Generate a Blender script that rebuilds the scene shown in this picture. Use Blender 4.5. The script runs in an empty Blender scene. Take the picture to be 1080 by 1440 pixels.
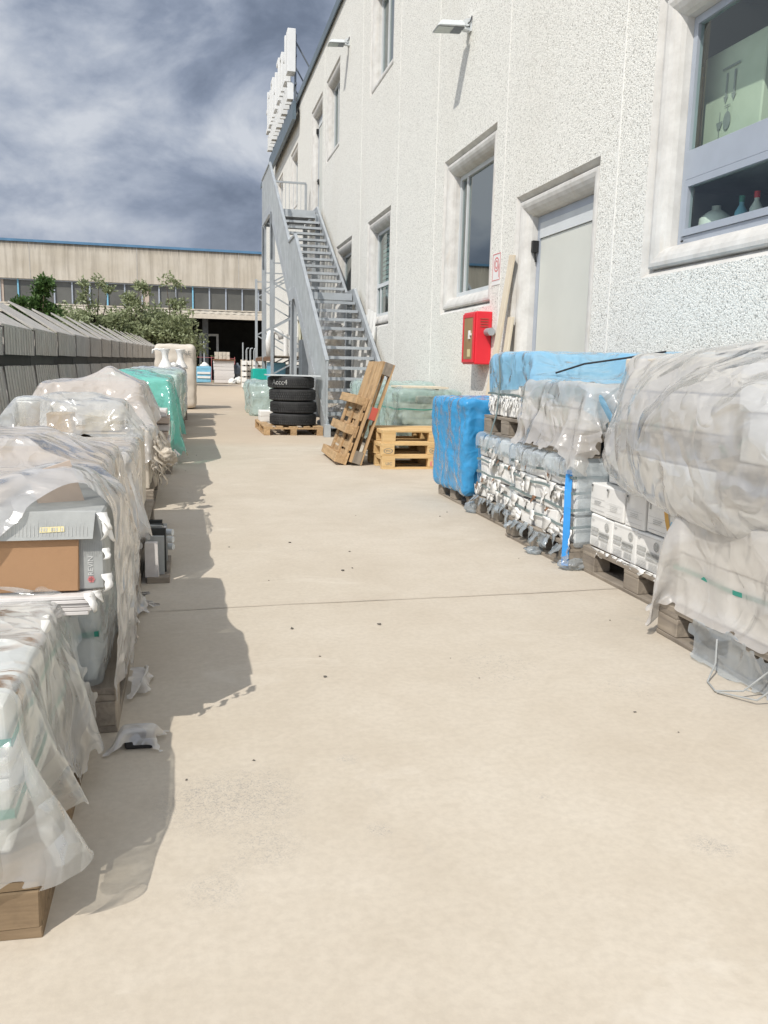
import bpy, math, random
import numpy as np
from mathutils import Vector, Matrix, noise
random.seed(7); RNG=np.random.default_rng(7)
sc=bpy.context.scene
COL=sc.collection
R=random.uniform

# ------------------------------------------------------------------ materials
class NT:
    def __init__(s,name):
        s.m=bpy.data.materials.new(name); s.m.use_nodes=True
        s.t=s.m.node_tree; s.t.nodes.clear()
        s.out=s.n('ShaderNodeOutputMaterial')
    def n(s,typ,**kw):
        nd=s.t.nodes.new(typ)
        for k,v in kw.items():
            if k[0]=='i' and k[1:].isdigit(): nd.inputs[int(k[1:])].default_value=v
            elif k.startswith('in_'): nd.inputs[k[3:].replace('_',' ')].default_value=v
            else: setattr(nd,k,v)
        return nd
    def l(s,a,b): s.t.links.new(a,b)
    def coord(s,scale=(1,1,1),kind='Object',rot=(0,0,0)):
        tc=s.n('ShaderNodeTexCoord'); mp=s.n('ShaderNodeMapping')
        mp.inputs['Scale'].default_value=scale; mp.inputs['Rotation'].default_value=rot
        s.l(tc.outputs[kind],mp.inputs['Vector']); return mp.outputs['Vector']
    def noise(s,vec,scale,detail=4,rough=.55,dist=0):
        nd=s.n('ShaderNodeTexNoise'); nd.inputs['Scale'].default_value=scale; nd.inputs['Detail'].default_value=detail
        nd.inputs['Roughness'].default_value=rough; nd.inputs['Distortion'].default_value=dist
        s.l(vec,nd.inputs['Vector']); return nd.outputs['Fac']
    def vor(s,vec,scale,feature='F1',out='Distance'):
        nd=s.n('ShaderNodeTexVoronoi'); nd.feature=feature; nd.inputs['Scale'].default_value=scale
        s.l(vec,nd.inputs['Vector']); return nd.outputs[out]
    def ramp(s,fac,stops,interp='LINEAR'):
        nd=s.n('ShaderNodeValToRGB'); cr=nd.color_ramp; cr.interpolation=interp
        while len(cr.elements)<len(stops): cr.elements.new(.5)
        for e,(p,c) in zip(cr.elements,stops):
            e.position=p; e.color=(c,c,c,1) if isinstance(c,(int,float)) else (*c,1)
        s.l(fac,nd.inputs['Fac']); return nd.outputs['Color']
    def mix(s,fac,a,b,mode='MIX'):
        nd=s.n('ShaderNodeMix'); nd.data_type='RGBA'; nd.blend_type=mode
        for v,i in ((fac,0),(a,6),(b,7)):
            if hasattr(v,'is_linked'): s.l(v,nd.inputs[i])
            elif isinstance(v,(int,float)): nd.inputs[i].default_value=v if i==0 else (v,v,v,1)
            else: nd.inputs[i].default_value=(*v,1)
        return nd.outputs[2]
    def math(s,op,a,b=0.,clamp=False):
        nd=s.n('ShaderNodeMath'); nd.operation=op; nd.use_clamp=clamp
        for i,v in ((0,a),(1,b)):
            if hasattr(v,'is_linked'): s.l(v,nd.inputs[i])
            else: nd.inputs[i].default_value=v
        return nd.outputs[0]
    def bump(s,h,strength=.5,dist=.01,normal=None):
        nd=s.n('ShaderNodeBump'); nd.inputs['Strength'].default_value=strength; nd.inputs['Distance'].default_value=dist
        s.l(h,nd.inputs['Height'])
        if normal: s.l(normal,nd.inputs['Normal'])
        return nd.outputs['Normal']
    def pbr(s,col,rough=.6,metal=0,normal=None,spec=.5):
        p=s.n('ShaderNodeBsdfPrincipled')
        if hasattr(col,'is_linked'): s.l(col,p.inputs['Base Color'])
        else: p.inputs['Base Color'].default_value=(*col,1)
        if hasattr(rough,'is_linked'): s.l(rough,p.inputs['Roughness'])
        else: p.inputs['Roughness'].default_value=rough
        p.inputs['Metallic'].default_value=metal
        p.inputs['Specular IOR Level'].default_value=spec
        if normal: s.l(normal,p.inputs['Normal'])
        return p.outputs[0]
    def done(s,sh): s.l(sh,s.out.inputs['Surface']); return s.m

def plain(name,col,rough=.55,var=.18,scale=6,metal=0,bump=.15,bscale=60,spec=.4):
    t=NT(name); v=t.coord()
    f=t.noise(v,scale,5); oi=t.n('ShaderNodeObjectInfo')
    f2=t.math('ADD',f,t.math('MULTIPLY',t.math('SUBTRACT',oi.outputs['Random'],.5),.35))
    c=t.ramp(f2,[(.25,tuple(x*(1-var) for x in col)),(.75,tuple(min(1,x*(1+var)) for x in col))])
    nm=t.bump(t.noise(v,bscale,3),bump,.004)
    return t.done(t.pbr(c,rough,metal,nm,spec))

def wood(name,a,b,dark,axis=0,rough=.75):
    t=NT(name); sc_=[14,14,14]; sc_[axis]=1.1
    v=t.coord(tuple(sc_)); oi=t.n('ShaderNodeObjectInfo')
    va=t.n('ShaderNodeVectorMath'); va.operation='ADD'; t.l(v,va.inputs[0])
    cb=t.n('ShaderNodeCombineXYZ')
    for i in range(3): t.l(t.math('MULTIPLY',oi.outputs['Random'],37.+11*i),cb.inputs[i])
    t.l(cb.outputs[0],va.inputs[1]); v=va.outputs[0]
    g=t.noise(v,2.2,6,.6,.6)
    c=t.ramp(g,[(.3,a),(.62,b)])
    st=t.noise(t.coord((1,1,1)),5,5,.65)
    c=t.mix(t.ramp(st,[(.5,0.),(.78,.75)]),c,dark)
    c=t.mix(t.math('MULTIPLY',oi.outputs['Random'],.25),c,dark)
    return t.done(t.pbr(c,rough,0,t.bump(g,.5,.004),.25))

def film(name,col,op=.45,rough=.16,trans=.45,wr=1.,bs=.5,tint=(.95,.96,.95),dirt=.2,fres=.3,ior=1.45):
    """thin polythene: part see-through, part milky, glossy, crumpled into facets"""
    t=NT(name); v0=t.coord()
    dn=t.n('ShaderNodeTexNoise'); dn.inputs['Scale'].default_value=3.5; dn.inputs['Detail'].default_value=2; t.l(v0,dn.inputs['Vector'])
    va=t.n('ShaderNodeVectorMath'); va.operation='MULTIPLY_ADD'; t.l(dn.outputs['Color'],va.inputs[0]); va.inputs[1].default_value=(.28,.28,.28); t.l(v0,va.inputs[2]); v=va.outputs[0]
    f1=t.vor(v,2.7*wr); f2=t.vor(v,6.2*wr); n1=t.noise(v,3.6*wr,2,.45,.8); r1=t.math('ABSOLUTE',t.math('SUBTRACT',n1,.5)); n3=t.noise(v,26*wr,2,.5)
    h=t.math('ADD',t.math('MULTIPLY',f1,1.1/wr),t.math('ADD',t.math('MULTIPLY',f2,.42/wr),t.math('ADD',t.math('MULTIPLY',r1,.75/wr),t.math('MULTIPLY',n3,.02/wr))))
    nm=t.bump(h,bs,.125)
    cl=t.noise(v0,3.2,5,.6,.4); ff=t.ramp(cl,[(.3,0.),(.72,1.)])
    c=t.mix(t.math('MULTIPLY',ff,dirt),col,tuple(x*.78 for x in col))
    p=t.n('ShaderNodeBsdfDiffuse'); t.l(c,p.inputs[0]); t.l(nm,p.inputs['Normal'])
    tl=t.n('ShaderNodeBsdfTranslucent'); t.l(c,tl.inputs['Color']); t.l(nm,tl.inputs['Normal'])
    m1=t.n('ShaderNodeMixShader'); m1.inputs[0].default_value=trans; t.l(p.outputs[0],m1.inputs[1]); t.l(tl.outputs[0],m1.inputs[2])
    tr=t.n('ShaderNodeBsdfTransparent'); tr.inputs[0].default_value=(*tint,1)
    lw=t.n('ShaderNodeLayerWeight'); lw.inputs[0].default_value=.35; t.l(nm,lw.inputs['Normal'])
    fa=t.math('ADD',op,t.math('MULTIPLY',t.math('SUBTRACT',ff,.5),.20))
    fa=t.math('ADD',fa,t.math('MULTIPLY',lw.outputs['Facing'],fres),True)
    m2=t.n('ShaderNodeMixShader'); t.l(fa,m2.inputs[0]); t.l(tr.outputs[0],m2.inputs[1]); t.l(m1.outputs[0],m2.inputs[2])
    gl=t.n('ShaderNodeBsdfGlossy'); gl.inputs['Roughness'].default_value=rough; gl.inputs[0].default_value=(1,1,1,1); t.l(nm,gl.inputs['Normal'])
    fr=t.n('ShaderNodeFresnel'); t.l(nm,fr.inputs['Normal']); gg=t.n('ShaderNodeNewGeometry'); t.l(t.math('ADD',t.math('MULTIPLY',gg.outputs['Backfacing'],1/ior-ior),ior),fr.inputs['IOR'])
    m3=t.n('ShaderNodeMixShader'); t.l(fr.outputs[0],m3.inputs[0]); t.l(m2.outputs[0],m3.inputs[1]); t.l(gl.outputs[0],m3.inputs[2])
    return t.done(m3.outputs[0])

M={}
def mk_ground():
    t=NT('yard_concrete'); v=t.coord(kind='Object')
    big=t.noise(v,.35,5,.6); mid=t.noise(v,1.7,6,.65,.3); fin=t.noise(v,45,4,.6)
    c=t.ramp(mid,[(.25,(.49,.425,.34)),(.5,(.55,.487,.40)),(.8,(.605,.547,.462))])
    c=t.mix(t.ramp(big,[(.4,0.),(.7,.45)]),c,(.51,.455,.365))
    c=t.mix(t.math('MULTIPLY',t.ramp(fin,[(.35,1.),(.6,0.)]),.22),c,(.36,.31,.25))
    c=t.mix(t.ramp(t.noise(v,9,6,.7,.3),[(.45,0.),(.75,.30)]),c,(.43,.37,.29))
    # orange wash on the far slabs (another pour)
    sx=t.n('ShaderNodeSeparateXYZ'); t.l(v,sx.inputs[0])
    far=t.ramp(t.math('MULTIPLY',t.math('ADD',sx.outputs[1],t.math('MULTIPLY',mid,.3)),.01),[(.1195,0.),(.1225,1.)])
    c=t.mix(t.math('MULTIPLY',far,.55),c,(.50,.395,.29))
    # worn pits: patches of fine dark pitting
    pm=t.ramp(t.noise(v,1.15,3,.6,.6),[(.615,0.),(.70,1.)])
    pt=t.ramp(t.noise(v,95,3,.7,1.),[(.56,0.),(.64,1.)])
    c=t.mix(t.math('MULTIPLY',t.math('MULTIPLY',pm,pt),.65),c,(.27,.25,.23))
    # scattered dark oil spots and old smears
    for (px,py,rad,k) in ((.10,2.03,.17,.75),(.44,1.82,.035,.8),(1.20,1.60,.05,.7),(.43,2.20,.03,.6),(.05,1.66,.07,.45),(.17,1.80,.09,.45),(.9,1.9,.02,.5)):
        ds=t.n('ShaderNodeVectorMath'); ds.operation='DISTANCE'; t.l(v,ds.inputs[0]); ds.inputs[1].default_value=(px,py,0)
        dd=t.math('ADD',ds.outputs['Value'],t.math('MULTIPLY',t.math('SUBTRACT',t.noise(v,7,4,.6),.5),rad*1.6))
        mk=t.ramp(t.math('DIVIDE',dd,rad*1.3),[(.35,1.),(1.,0.)])
        c=t.mix(t.math('MULTIPLY',t.math('MULTIPLY',mk,t.ramp(t.noise(v,120,3,.75,1.5),[(.50,0.),(.60,1.)])),k),c,(.30,.28,.26))
    sp=t.ramp(t.vor(v,1.3),[(.0,1.),(.012,0.)]); c=t.mix(t.math('MULTIPLY',sp,.35),c,(.22,.19,.16))
    sm=t.noise(t.coord((1.4,.5,1),rot=(0,0,.2)),3.0,6,.7,.4)
    c=t.mix(t.ramp(sm,[(.62,0.),(.78,.35)]),c,(.36,.33,.29))
    wh=t.noise(t.coord((.6,1.2,1)),2.3,6,.7,.8)
    c=t.mix(t.ramp(wh,[(.58,0.),(.74,.5)]),c,(.66,.61,.53))
    h=t.math('ADD',t.math('MULTIPLY',fin,.5),t.math('MULTIPLY',mid,1.2))
    M['ground']=t.done(t.pbr(c,.85,0,t.bump(h,.25,.006),.25))
mk_ground()
def mk_wall():
    t=NT('stone_chip_render'); v=t.coord(kind='Object')
    vc=t.vor(v,95,out='Color'); sp=t.n('ShaderNodeSeparateColor'); t.l(vc,sp.inputs[0])
    nz=t.noise(v,42,3,.6)
    f=t.math('ADD',t.math('MULTIPLY',sp.outputs[0],.55),t.math('MULTIPLY',nz,.6))
    c=t.ramp(f,[(.22,(.33,.325,.30)),(.34,(.57,.56,.515)),(.45,(.79,.78,.725)),(.8,(.87,.86,.805))])
    big=t.noise(t.coord((.5,.5,.18)),1.1,5,.6)
    c=t.mix(t.ramp(big,[(.5,0.),(.75,.3)]),c,(.66,.63,.56))
    d=t.vor(v,95)
    M['wall']=t.done(t.pbr(c,.85,0,t.bump(t.math('ADD',t.math('MULTIPLY',d,-1.),nz),.7,.006),.2))
mk_wall()
def mk_cast():
    t=NT('cast_concrete_trim'); v=t.coord(kind='Object')
    a=t.noise(v,5,6,.65); b=t.noise(v,60,3)
    c=t.ramp(a,[(.3,(.53,.515,.485)),(.7,(.70,.69,.66))]); g=t.noise(t.coord((1,1,.25)),7,5,.7)
    c=t.mix(t.ramp(g,[(.55,0.),(.8,.45)]),c,(.52,.43,.31))
    M['trim']=t.done(t.pbr(c,.8,0,t.bump(b,.3,.003),.25))
mk_cast()
def mk_old():
    t=NT('stained_old_concrete'); v=t.coord(kind='Object')
    st=t.noise(t.coord((1.6,1,.10)),1.5,7,.7); pat=t.noise(v,.45,5,.6)
    c=t.ramp(pat,[(.3,(.50,.445,.36)),(.7,(.63,.58,.50))])
    c=t.mix(t.ramp(st,[(.45,0.),(.75,.8)]),c,(.27,.235,.19))
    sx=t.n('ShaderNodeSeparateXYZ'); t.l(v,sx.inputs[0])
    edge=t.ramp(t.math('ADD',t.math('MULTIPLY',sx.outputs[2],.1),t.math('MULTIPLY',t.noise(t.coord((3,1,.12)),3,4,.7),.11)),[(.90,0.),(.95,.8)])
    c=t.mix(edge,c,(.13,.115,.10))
    M['oldcon']=t.done(t.pbr(c,.9,0,t.bump(t.noise(v,12,4),.3,.02),.15))
mk_old()
def mk_fence():
    t=NT('weathered_fibre_cement'); v=t.coord(kind='Object')
    a=t.noise(t.coord((1,1,.25)),9,6,.7); b=t.noise(v,1.3,5,.6)
    c=t.ramp(a,[(.3,(.36,.35,.33)),(.7,(.56,.54,.51))])
    c=t.mix(t.ramp(b,[(.4,0.),(.7,.5)]),c,(.46,.41,.36))
    M['fence']=t.done(t.pbr(c,.9,0,t.bump(a,.4,.004),.15))
mk_fence()
def glassm(name,tint,refl=1.5,rough=.01):
    t=NT(name); tr=t.n('ShaderNodeBsdfTransparent'); tr.inputs[0].default_value=(*tint,1)
    gl=t.n('ShaderNodeBsdfGlossy'); gl.inputs['Roughness'].default_value=rough; gl.inputs[0].default_value=(.9,.95,.95,1)
    fr=t.n('ShaderNodeFresnel'); gg=t.n('ShaderNodeNewGeometry'); t.l(t.math('ADD',t.math('MULTIPLY',gg.outputs['Backfacing'],1/refl-refl),refl),fr.inputs['IOR'])
    m=t.n('ShaderNodeMixShader'); t.l(fr.outputs[0],m.inputs[0]); t.l(tr.outputs[0],m.inputs[1]); t.l(gl.outputs[0],m.inputs[2])
    return t.done(m.outputs[0])
M['glass']=glassm('window_glass',(.80,.90,.85),1.75)
M['glassr']=glassm('reflecting_window_glass',(.55,.70,.68),4.0)
M['farglass']=plain('grimy_far_glass',(.115,.115,.105),.3,.25,.8,spec=.4)
M['metal']=plain('galvanised_steel',(.46,.49,.51),.5,.14,4,.35,.08,30)
M['metald']=plain('dark_galvanised_steel',(.16,.18,.20),.5,.2,5,.3,.1,40)
M['grate']=plain('grating_steel',(.10,.11,.12),.55,.2,8,.4,.1,40)
M['alu']=plain('aluminium_frame',(.42,.46,.52),.4,.08,3,.2,.03,30)
M['alul']=plain('pale_window_frame',(.62,.65,.66),.45,.08,3,0,.03,30)
M['door']=plain('pale_grey_door_paint',(.62,.63,.58),.5,.05,2,0,.03,40)
M['black']=plain('black_plastic',(.02,.02,.022),.5,.2)
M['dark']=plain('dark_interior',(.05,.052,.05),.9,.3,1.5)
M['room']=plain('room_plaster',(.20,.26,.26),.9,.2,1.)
M['roofcap']=plain('blue_grey_roof_flashing',(.13,.17,.20),.45,.15,2,.3)
M['bluecap']=plain('blue_roof_flashing',(.10,.22,.36),.5,.15,2)
M['white']=plain('white_paint',(.80,.80,.78),.45,.05,4)
M['whitecer']=plain('white_glazed_ceramic',(.82,.81,.78),.15,.04,3,bump=.02)
M['offwhite']=plain('dusty_white_paper',(.74,.73,.69),.85,.12,9,bump=.5,bscale=30,spec=.2)
M['paper']=plain('torn_white_paper',(.80,.79,.76),.85,.10,14,bump=.6,bscale=25,spec=.2)
M['carton']=plain('white_cardboard',(.78,.77,.74),.8,.07,4,bump=.15,spec=.2)
M['brown']=plain('brown_cardboard',(.36,.215,.12),.8,.10,3,bump=.2,spec=.2)
M['kraft']=plain('tan_kraft_cardboard',(.50,.38,.25),.8,.14,4,bump=.2,spec=.2)
M['greycard']=plain('grey_printed_cardboard',(.36,.37,.36),.75,.12,20,bump=.2,spec=.25)
M['tile']=plain('pale_tile_edges',(.66,.63,.61),.6,.1,20,spec=.3)
M['tileb']=plain('beige_tile',(.52,.43,.36),.6,.12,6,spec=.3)
M['stone']=plain('cream_stone',(.62,.56,.47),.8,.12,5)
M['ink']=plain('faded_print_ink',(.20,.20,.19),.8,.2,30)
M['inkdark']=plain('dark_grit',(.11,.10,.085),.8,.3,30)
M['inkl']=plain('pale_print_ink',(.44,.44,.42),.8,.2,30)
M['red']=plain('red_enamel',(.70,.03,.045),.35,.08,2,bump=.04)
M['redl']=plain('faded_red_print',(.66,.22,.22),.7,.1,6)
M['ochre']=plain('ochre_panel',(.34,.22,.10),.35,.15,4)
M['orange']=plain('ochre_tape',(.62,.36,.09),.5,.12,6)
M['yellowlab']=plain('yellowed_sticker',(.66,.58,.32),.7,.08,8)
M['rubber']=plain('tyre_rubber',(.046,.046,.047),.72,.35,12,bump=.35,bscale=90,spec=.35)
M['chalk']=plain('white_chalk',(.36,.36,.35),.9,.2,40)
M['strapg']=plain('green_strapping',(.035,.26,.20),.4,.15,8)
M['straps']=plain('grey_green_strapping',(.17,.22,.22),.45,.2,8)
M['blueband']=plain('blue_plastic_band',(.05,.30,.72),.4,.12,8)
M['bluecrate']=plain('light_blue_plastic',(.22,.50,.68),.45,.1,6)
M['rust']=plain('rusty_brown',(.22,.12,.07),.85,.3,9)
M['floor']=plain('sealant',(.80,.79,.75),.7,.05)
M['sack']=plain('cream_sacking',(.64,.58,.50),.85,.12,5,bump=.4,bscale=12,spec=.15)
M['cloth']=plain('cream_cloth',(.56,.54,.42),.9,.15,9,bump=.5,bscale=20)
M['teal']=plain('teal_plastic',(.02,.42,.34),.4,.15,5)
M['paperdirty']=plain('dirty_torn_paper',(.46,.41,.34),.85,.3,10,bump=.6,bscale=25,spec=.2)
M['bark']=plain('bark',(.13,.10,.075),.9,.3,9)
M['straw']=wood('rotten_fibrous_wood',(.15,.105,.065),(.27,.195,.12),(.07,.05,.035),1,.9)
M['woodnew']=wood('fresh_pine',(.58,.38,.17),(.72,.52,.27),(.45,.28,.12))
M['woodold']=wood('weathered_pine',(.40,.26,.135),(.57,.39,.215),(.16,.10,.06))
M['woodgrey']=wood('grey_weathered_pine',(.22,.19,.16),(.36,.31,.25),(.11,.09,.07))
M['woodboard']=wood('pale_planed_board',(.66,.58,.45),(.74,.67,.54),(.58,.48,.36),2)
M['filmA']=film('milky_polythene',(.90,.88,.865),.50,.20,.5,1.,.75,ior=1.9)
M['filmB']=film('clear_polythene',(.88,.90,.90),.24,.18,.45,1.1,.7,fres=.45,ior=1.75)
M['filmC']=film('dusty_polythene',(.86,.82,.775),.54,.22,.42,.9,.55,dirt=.3,ior=1.7)
M['filmbag']=film('heavy_clear_polythene',(.93,.92,.905),.46,.19,.5,.75,.66,dirt=.12,ior=2.2)
M['filmT']=film('teal_polythene',(.30,.76,.68),.46,.15,.5,1.,.55,tint=(.6,.95,.9))
M['filmg']=film('pale_green_polythene',(.70,.85,.82),.36,.16,.45,1.,.5,tint=(.86,.96,.94))
M['filmblue']=film('pale_blue_polythene',(.42,.75,1.),.52,.22,.45,1.,.6,tint=(.62,.86,1.))
M['filmdeep']=film('blue_stretch_wrap',(.06,.35,.68),.90,.25,.15,1.6,.45,tint=(.2,.6,1.),dirt=.35)
M['filmgrey']=film('grey_blue_stretch_wrap',(.74,.80,.84),.34,.17,.45,1.4,.6,tint=(.9,.94,.97))
def mk_leaf(name,a,b):
    t=NT(name); g=t.n('ShaderNodeNewGeometry')
    c=t.ramp(g.outputs['Random Per Island'],[(0.,a),(1.,b)])
    p=t.pbr(c,.55,0,None,.4); tl=t.n('ShaderNodeBsdfTranslucent'); t.l(c,tl.inputs[0])
    m=t.n('ShaderNodeMixShader'); m.inputs[0].default_value=.3; t.l(p,m.inputs[1]); t.l(tl.outputs[0],m.inputs[2])
    return t.done(m.outputs[0])
M['leafolive']=mk_leaf('sage_leaf',(.20,.235,.115),(.40,.44,.26))
M['leafdark']=mk_leaf('dark_leaf',(.05,.11,.03),(.13,.22,.065))
M['grass']=mk_leaf('dry_grass',(.22,.22,.07),(.38,.34,.14))

# ------------------------------------------------------------------ mesh helpers
def props(o,label=None,cat=None,group=None,kind=None):
    for k,v in (('label',label),('category',cat),('group',group),('kind',kind)):
        if v: o[k]=v
    return o
def thing(name,loc,label,cat,group=None,rz=0):
    o=bpy.data.objects.new(name,None); o.empty_display_size=.2; COL.objects.link(o)
    o.location=loc; o.rotation_euler=(0,0,rz); return props(o,label,cat,group)
def uid(name): return name
class MB:
    def __init__(s): s.v=[]; s.f=[]
    def add(s,vs,fs):
        b=len(s.v); s.v+= [tuple(x) for x in vs]; s.f+=[tuple(i+b for i in f) for f in fs]; return s
    def box(s,x0,x1,y0,y1,z0,z1,m=None,jit=0):
        vs=[Vector((x,y,z)) for z in (z0,z1) for y in (y0,y1) for x in (x0,x1)]
        if jit: vs=[p+Vector((R(-jit,jit),R(-jit,jit),R(-jit,jit))) for p in vs]
        if m is not None: vs=[m@p for p in vs]
        return s.add(vs,[(0,2,3,1),(4,5,7,6),(0,1,5,4),(2,6,7,3),(0,4,6,2),(1,3,7,5)])
    def bar(s,p,q,w,h=None,up=(0,0,1)):
        p=Vector(p);q=Vector(q);h=h or w; d=(q-p); L=d.length; d.normalize()
        a=d.cross(Vector(up)); 
        if a.length<1e-4: a=d.cross(Vector((1,0,0)))
        a.normalize(); b=a.cross(d)
        m=Matrix((( a.x,d.x,b.x,p.x),(a.y,d.y,b.y,p.y),(a.z,d.z,b.z,p.z),(0,0,0,1)))
        return s.box(-w/2,w/2,0,L,-h/2,h/2,m)
    def tube(s,pts,r,n=10,cap=True):
        pts=[Vector(p) for p in pts]; rs=r if isinstance(r,(list,tuple)) else [r]*len(pts)
        rings=[]; prev=None
        for i,p in enumerate(pts):
            d=(pts[min(i+1,len(pts)-1)]-pts[max(i-1,0)]).normalized()
            a=prev-d*prev.dot(d) if prev is not None else d.orthogonal()
            a.normalize(); prev=a; b=d.cross(a)
            rings.append([p+(a*math.cos(2*math.pi*k/n)+b*math.sin(2*math.pi*k/n))*rs[i] for k in range(n)])
        vs=[p for r_ in rings for p in r_]; fs=[]
        for i in range(len(pts)-1):
            for k in range(n):
                fs.append((i*n+k,i*n+(k+1)%n,(i+1)*n+(k+1)%n,(i+1)*n+k))
        if cap: fs+=[tuple(range(n-1,-1,-1)),tuple(range((len(pts)-1)*n,len(pts)*n))]
        return s.add(vs,fs)
    def lathe(s,prof,c=(0,0,0),n=24,close=False):
        vs=[];fs=[];m=len(prof)
        for k in range(n):
            a=2*math.pi*k/n
            for r,z in prof: vs.append((c[0]+r*math.cos(a),c[1]+r*math.sin(a),c[2]+z))
        for k in range(n):
            for i in range(m if close else m-1):
                j=(i+1)%m; fs.append((k*m+i,((k+1)%n)*m+i,((k+1)%n)*m+j,k*m+j))
        return s.add(vs,fs)
    def prism(s,poly,f0,f1):
        """poly of 2-D points; f0,f1 map (a,b) to 3-D for each end"""
        n=len(poly); vs=[f0(*p) for p in poly]+[f1(*p) for p in poly]
        return s.add(vs,[tuple(range(n-1,-1,-1)),tuple(range(n,2*n))]+[(i,(i+1)%n,n+(i+1)%n,n+i) for i in range(n)])
    def build(s,name,mat,parent=None,loc=None,bevel=0,smooth=False,sub=0,local=False,seg=1):
        me=bpy.data.meshes.new(name)
        off=Vector((0,0,0))
        if not local:
            if parent is not None: off=wloc(parent)
            elif loc is not None: off=Vector(loc)
        me.from_pydata([tuple(Vector(p)-off) for p in s.v],[],s.f); me.update()
        return finish(name,me,mat,parent,loc,bevel,smooth,sub,seg)
def wloc(o):
    p=Vector(o.location)
    while o.parent: o=o.parent; p+=Vector(o.location)
    return p
def finish(name,me,mat,parent=None,loc=None,bevel=0,smooth=False,sub=0,seg=1):
    o=bpy.data.objects.new(name,me); COL.objects.link(o)
    if isinstance(mat,str): mat=M[mat]
    me.materials.append(mat)
    if parent is not None: o.parent=parent
    elif loc is not None: o.location=loc
    if smooth:
        for p in me.polygons: p.use_smooth=True
    if bevel:
        b=o.modifiers.new('b','BEVEL'); b.width=bevel; b.segments=seg; b.limit_method='ANGLE'
    if sub:
        b=o.modifiers.new('s','SUBSURF'); b.levels=b.render_levels=sub
    return o
def dup(root,loc,rz=None,label=None,mats=None):
    r=root.copy(); COL.objects.link(r); r.location=loc
    if rz is not None: r.rotation_euler=rz if isinstance(rz,tuple) else (0,0,rz)
    if label: r['label']=label
    for ch in list(root.children):
        c=ch.copy(); COL.objects.link(c); c.parent=r
        for g in ch.children:
            d=g.copy(); COL.objects.link(d); d.parent=c
    return r
def text(name,body,size,origin,right,up,mat,parent,ext=.0008):
    cu=bpy.data.curves.new(name,'FONT'); cu.body=body; cu.size=size; cu.extrude=ext; cu.align_x='CENTER'; cu.align_y='CENTER'; cu.resolution_u=2
    ob=bpy.data.objects.new(name,cu); COL.objects.link(ob)
    bpy.context.view_layer.update()
    me=bpy.data.meshes.new_from_object(ob.evaluated_get(bpy.context.evaluated_depsgraph_get()))
    bpy.data.objects.remove(ob); bpy.data.curves.remove(cu)
    r=Vector(right).normalized();u=Vector(up).normalized();n=r.cross(u)
    off=Vector(origin)-(wloc(parent) if parent is not None else Vector((0,0,0)))
    me.transform(Matrix(((r.x,u.x,n.x,off.x),(r.y,u.y,n.y,off.y),(r.z,u.z,n.z,off.z),(0,0,0,1))))
    me.materials.clear()
    return finish(name,me,mat,parent)

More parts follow.
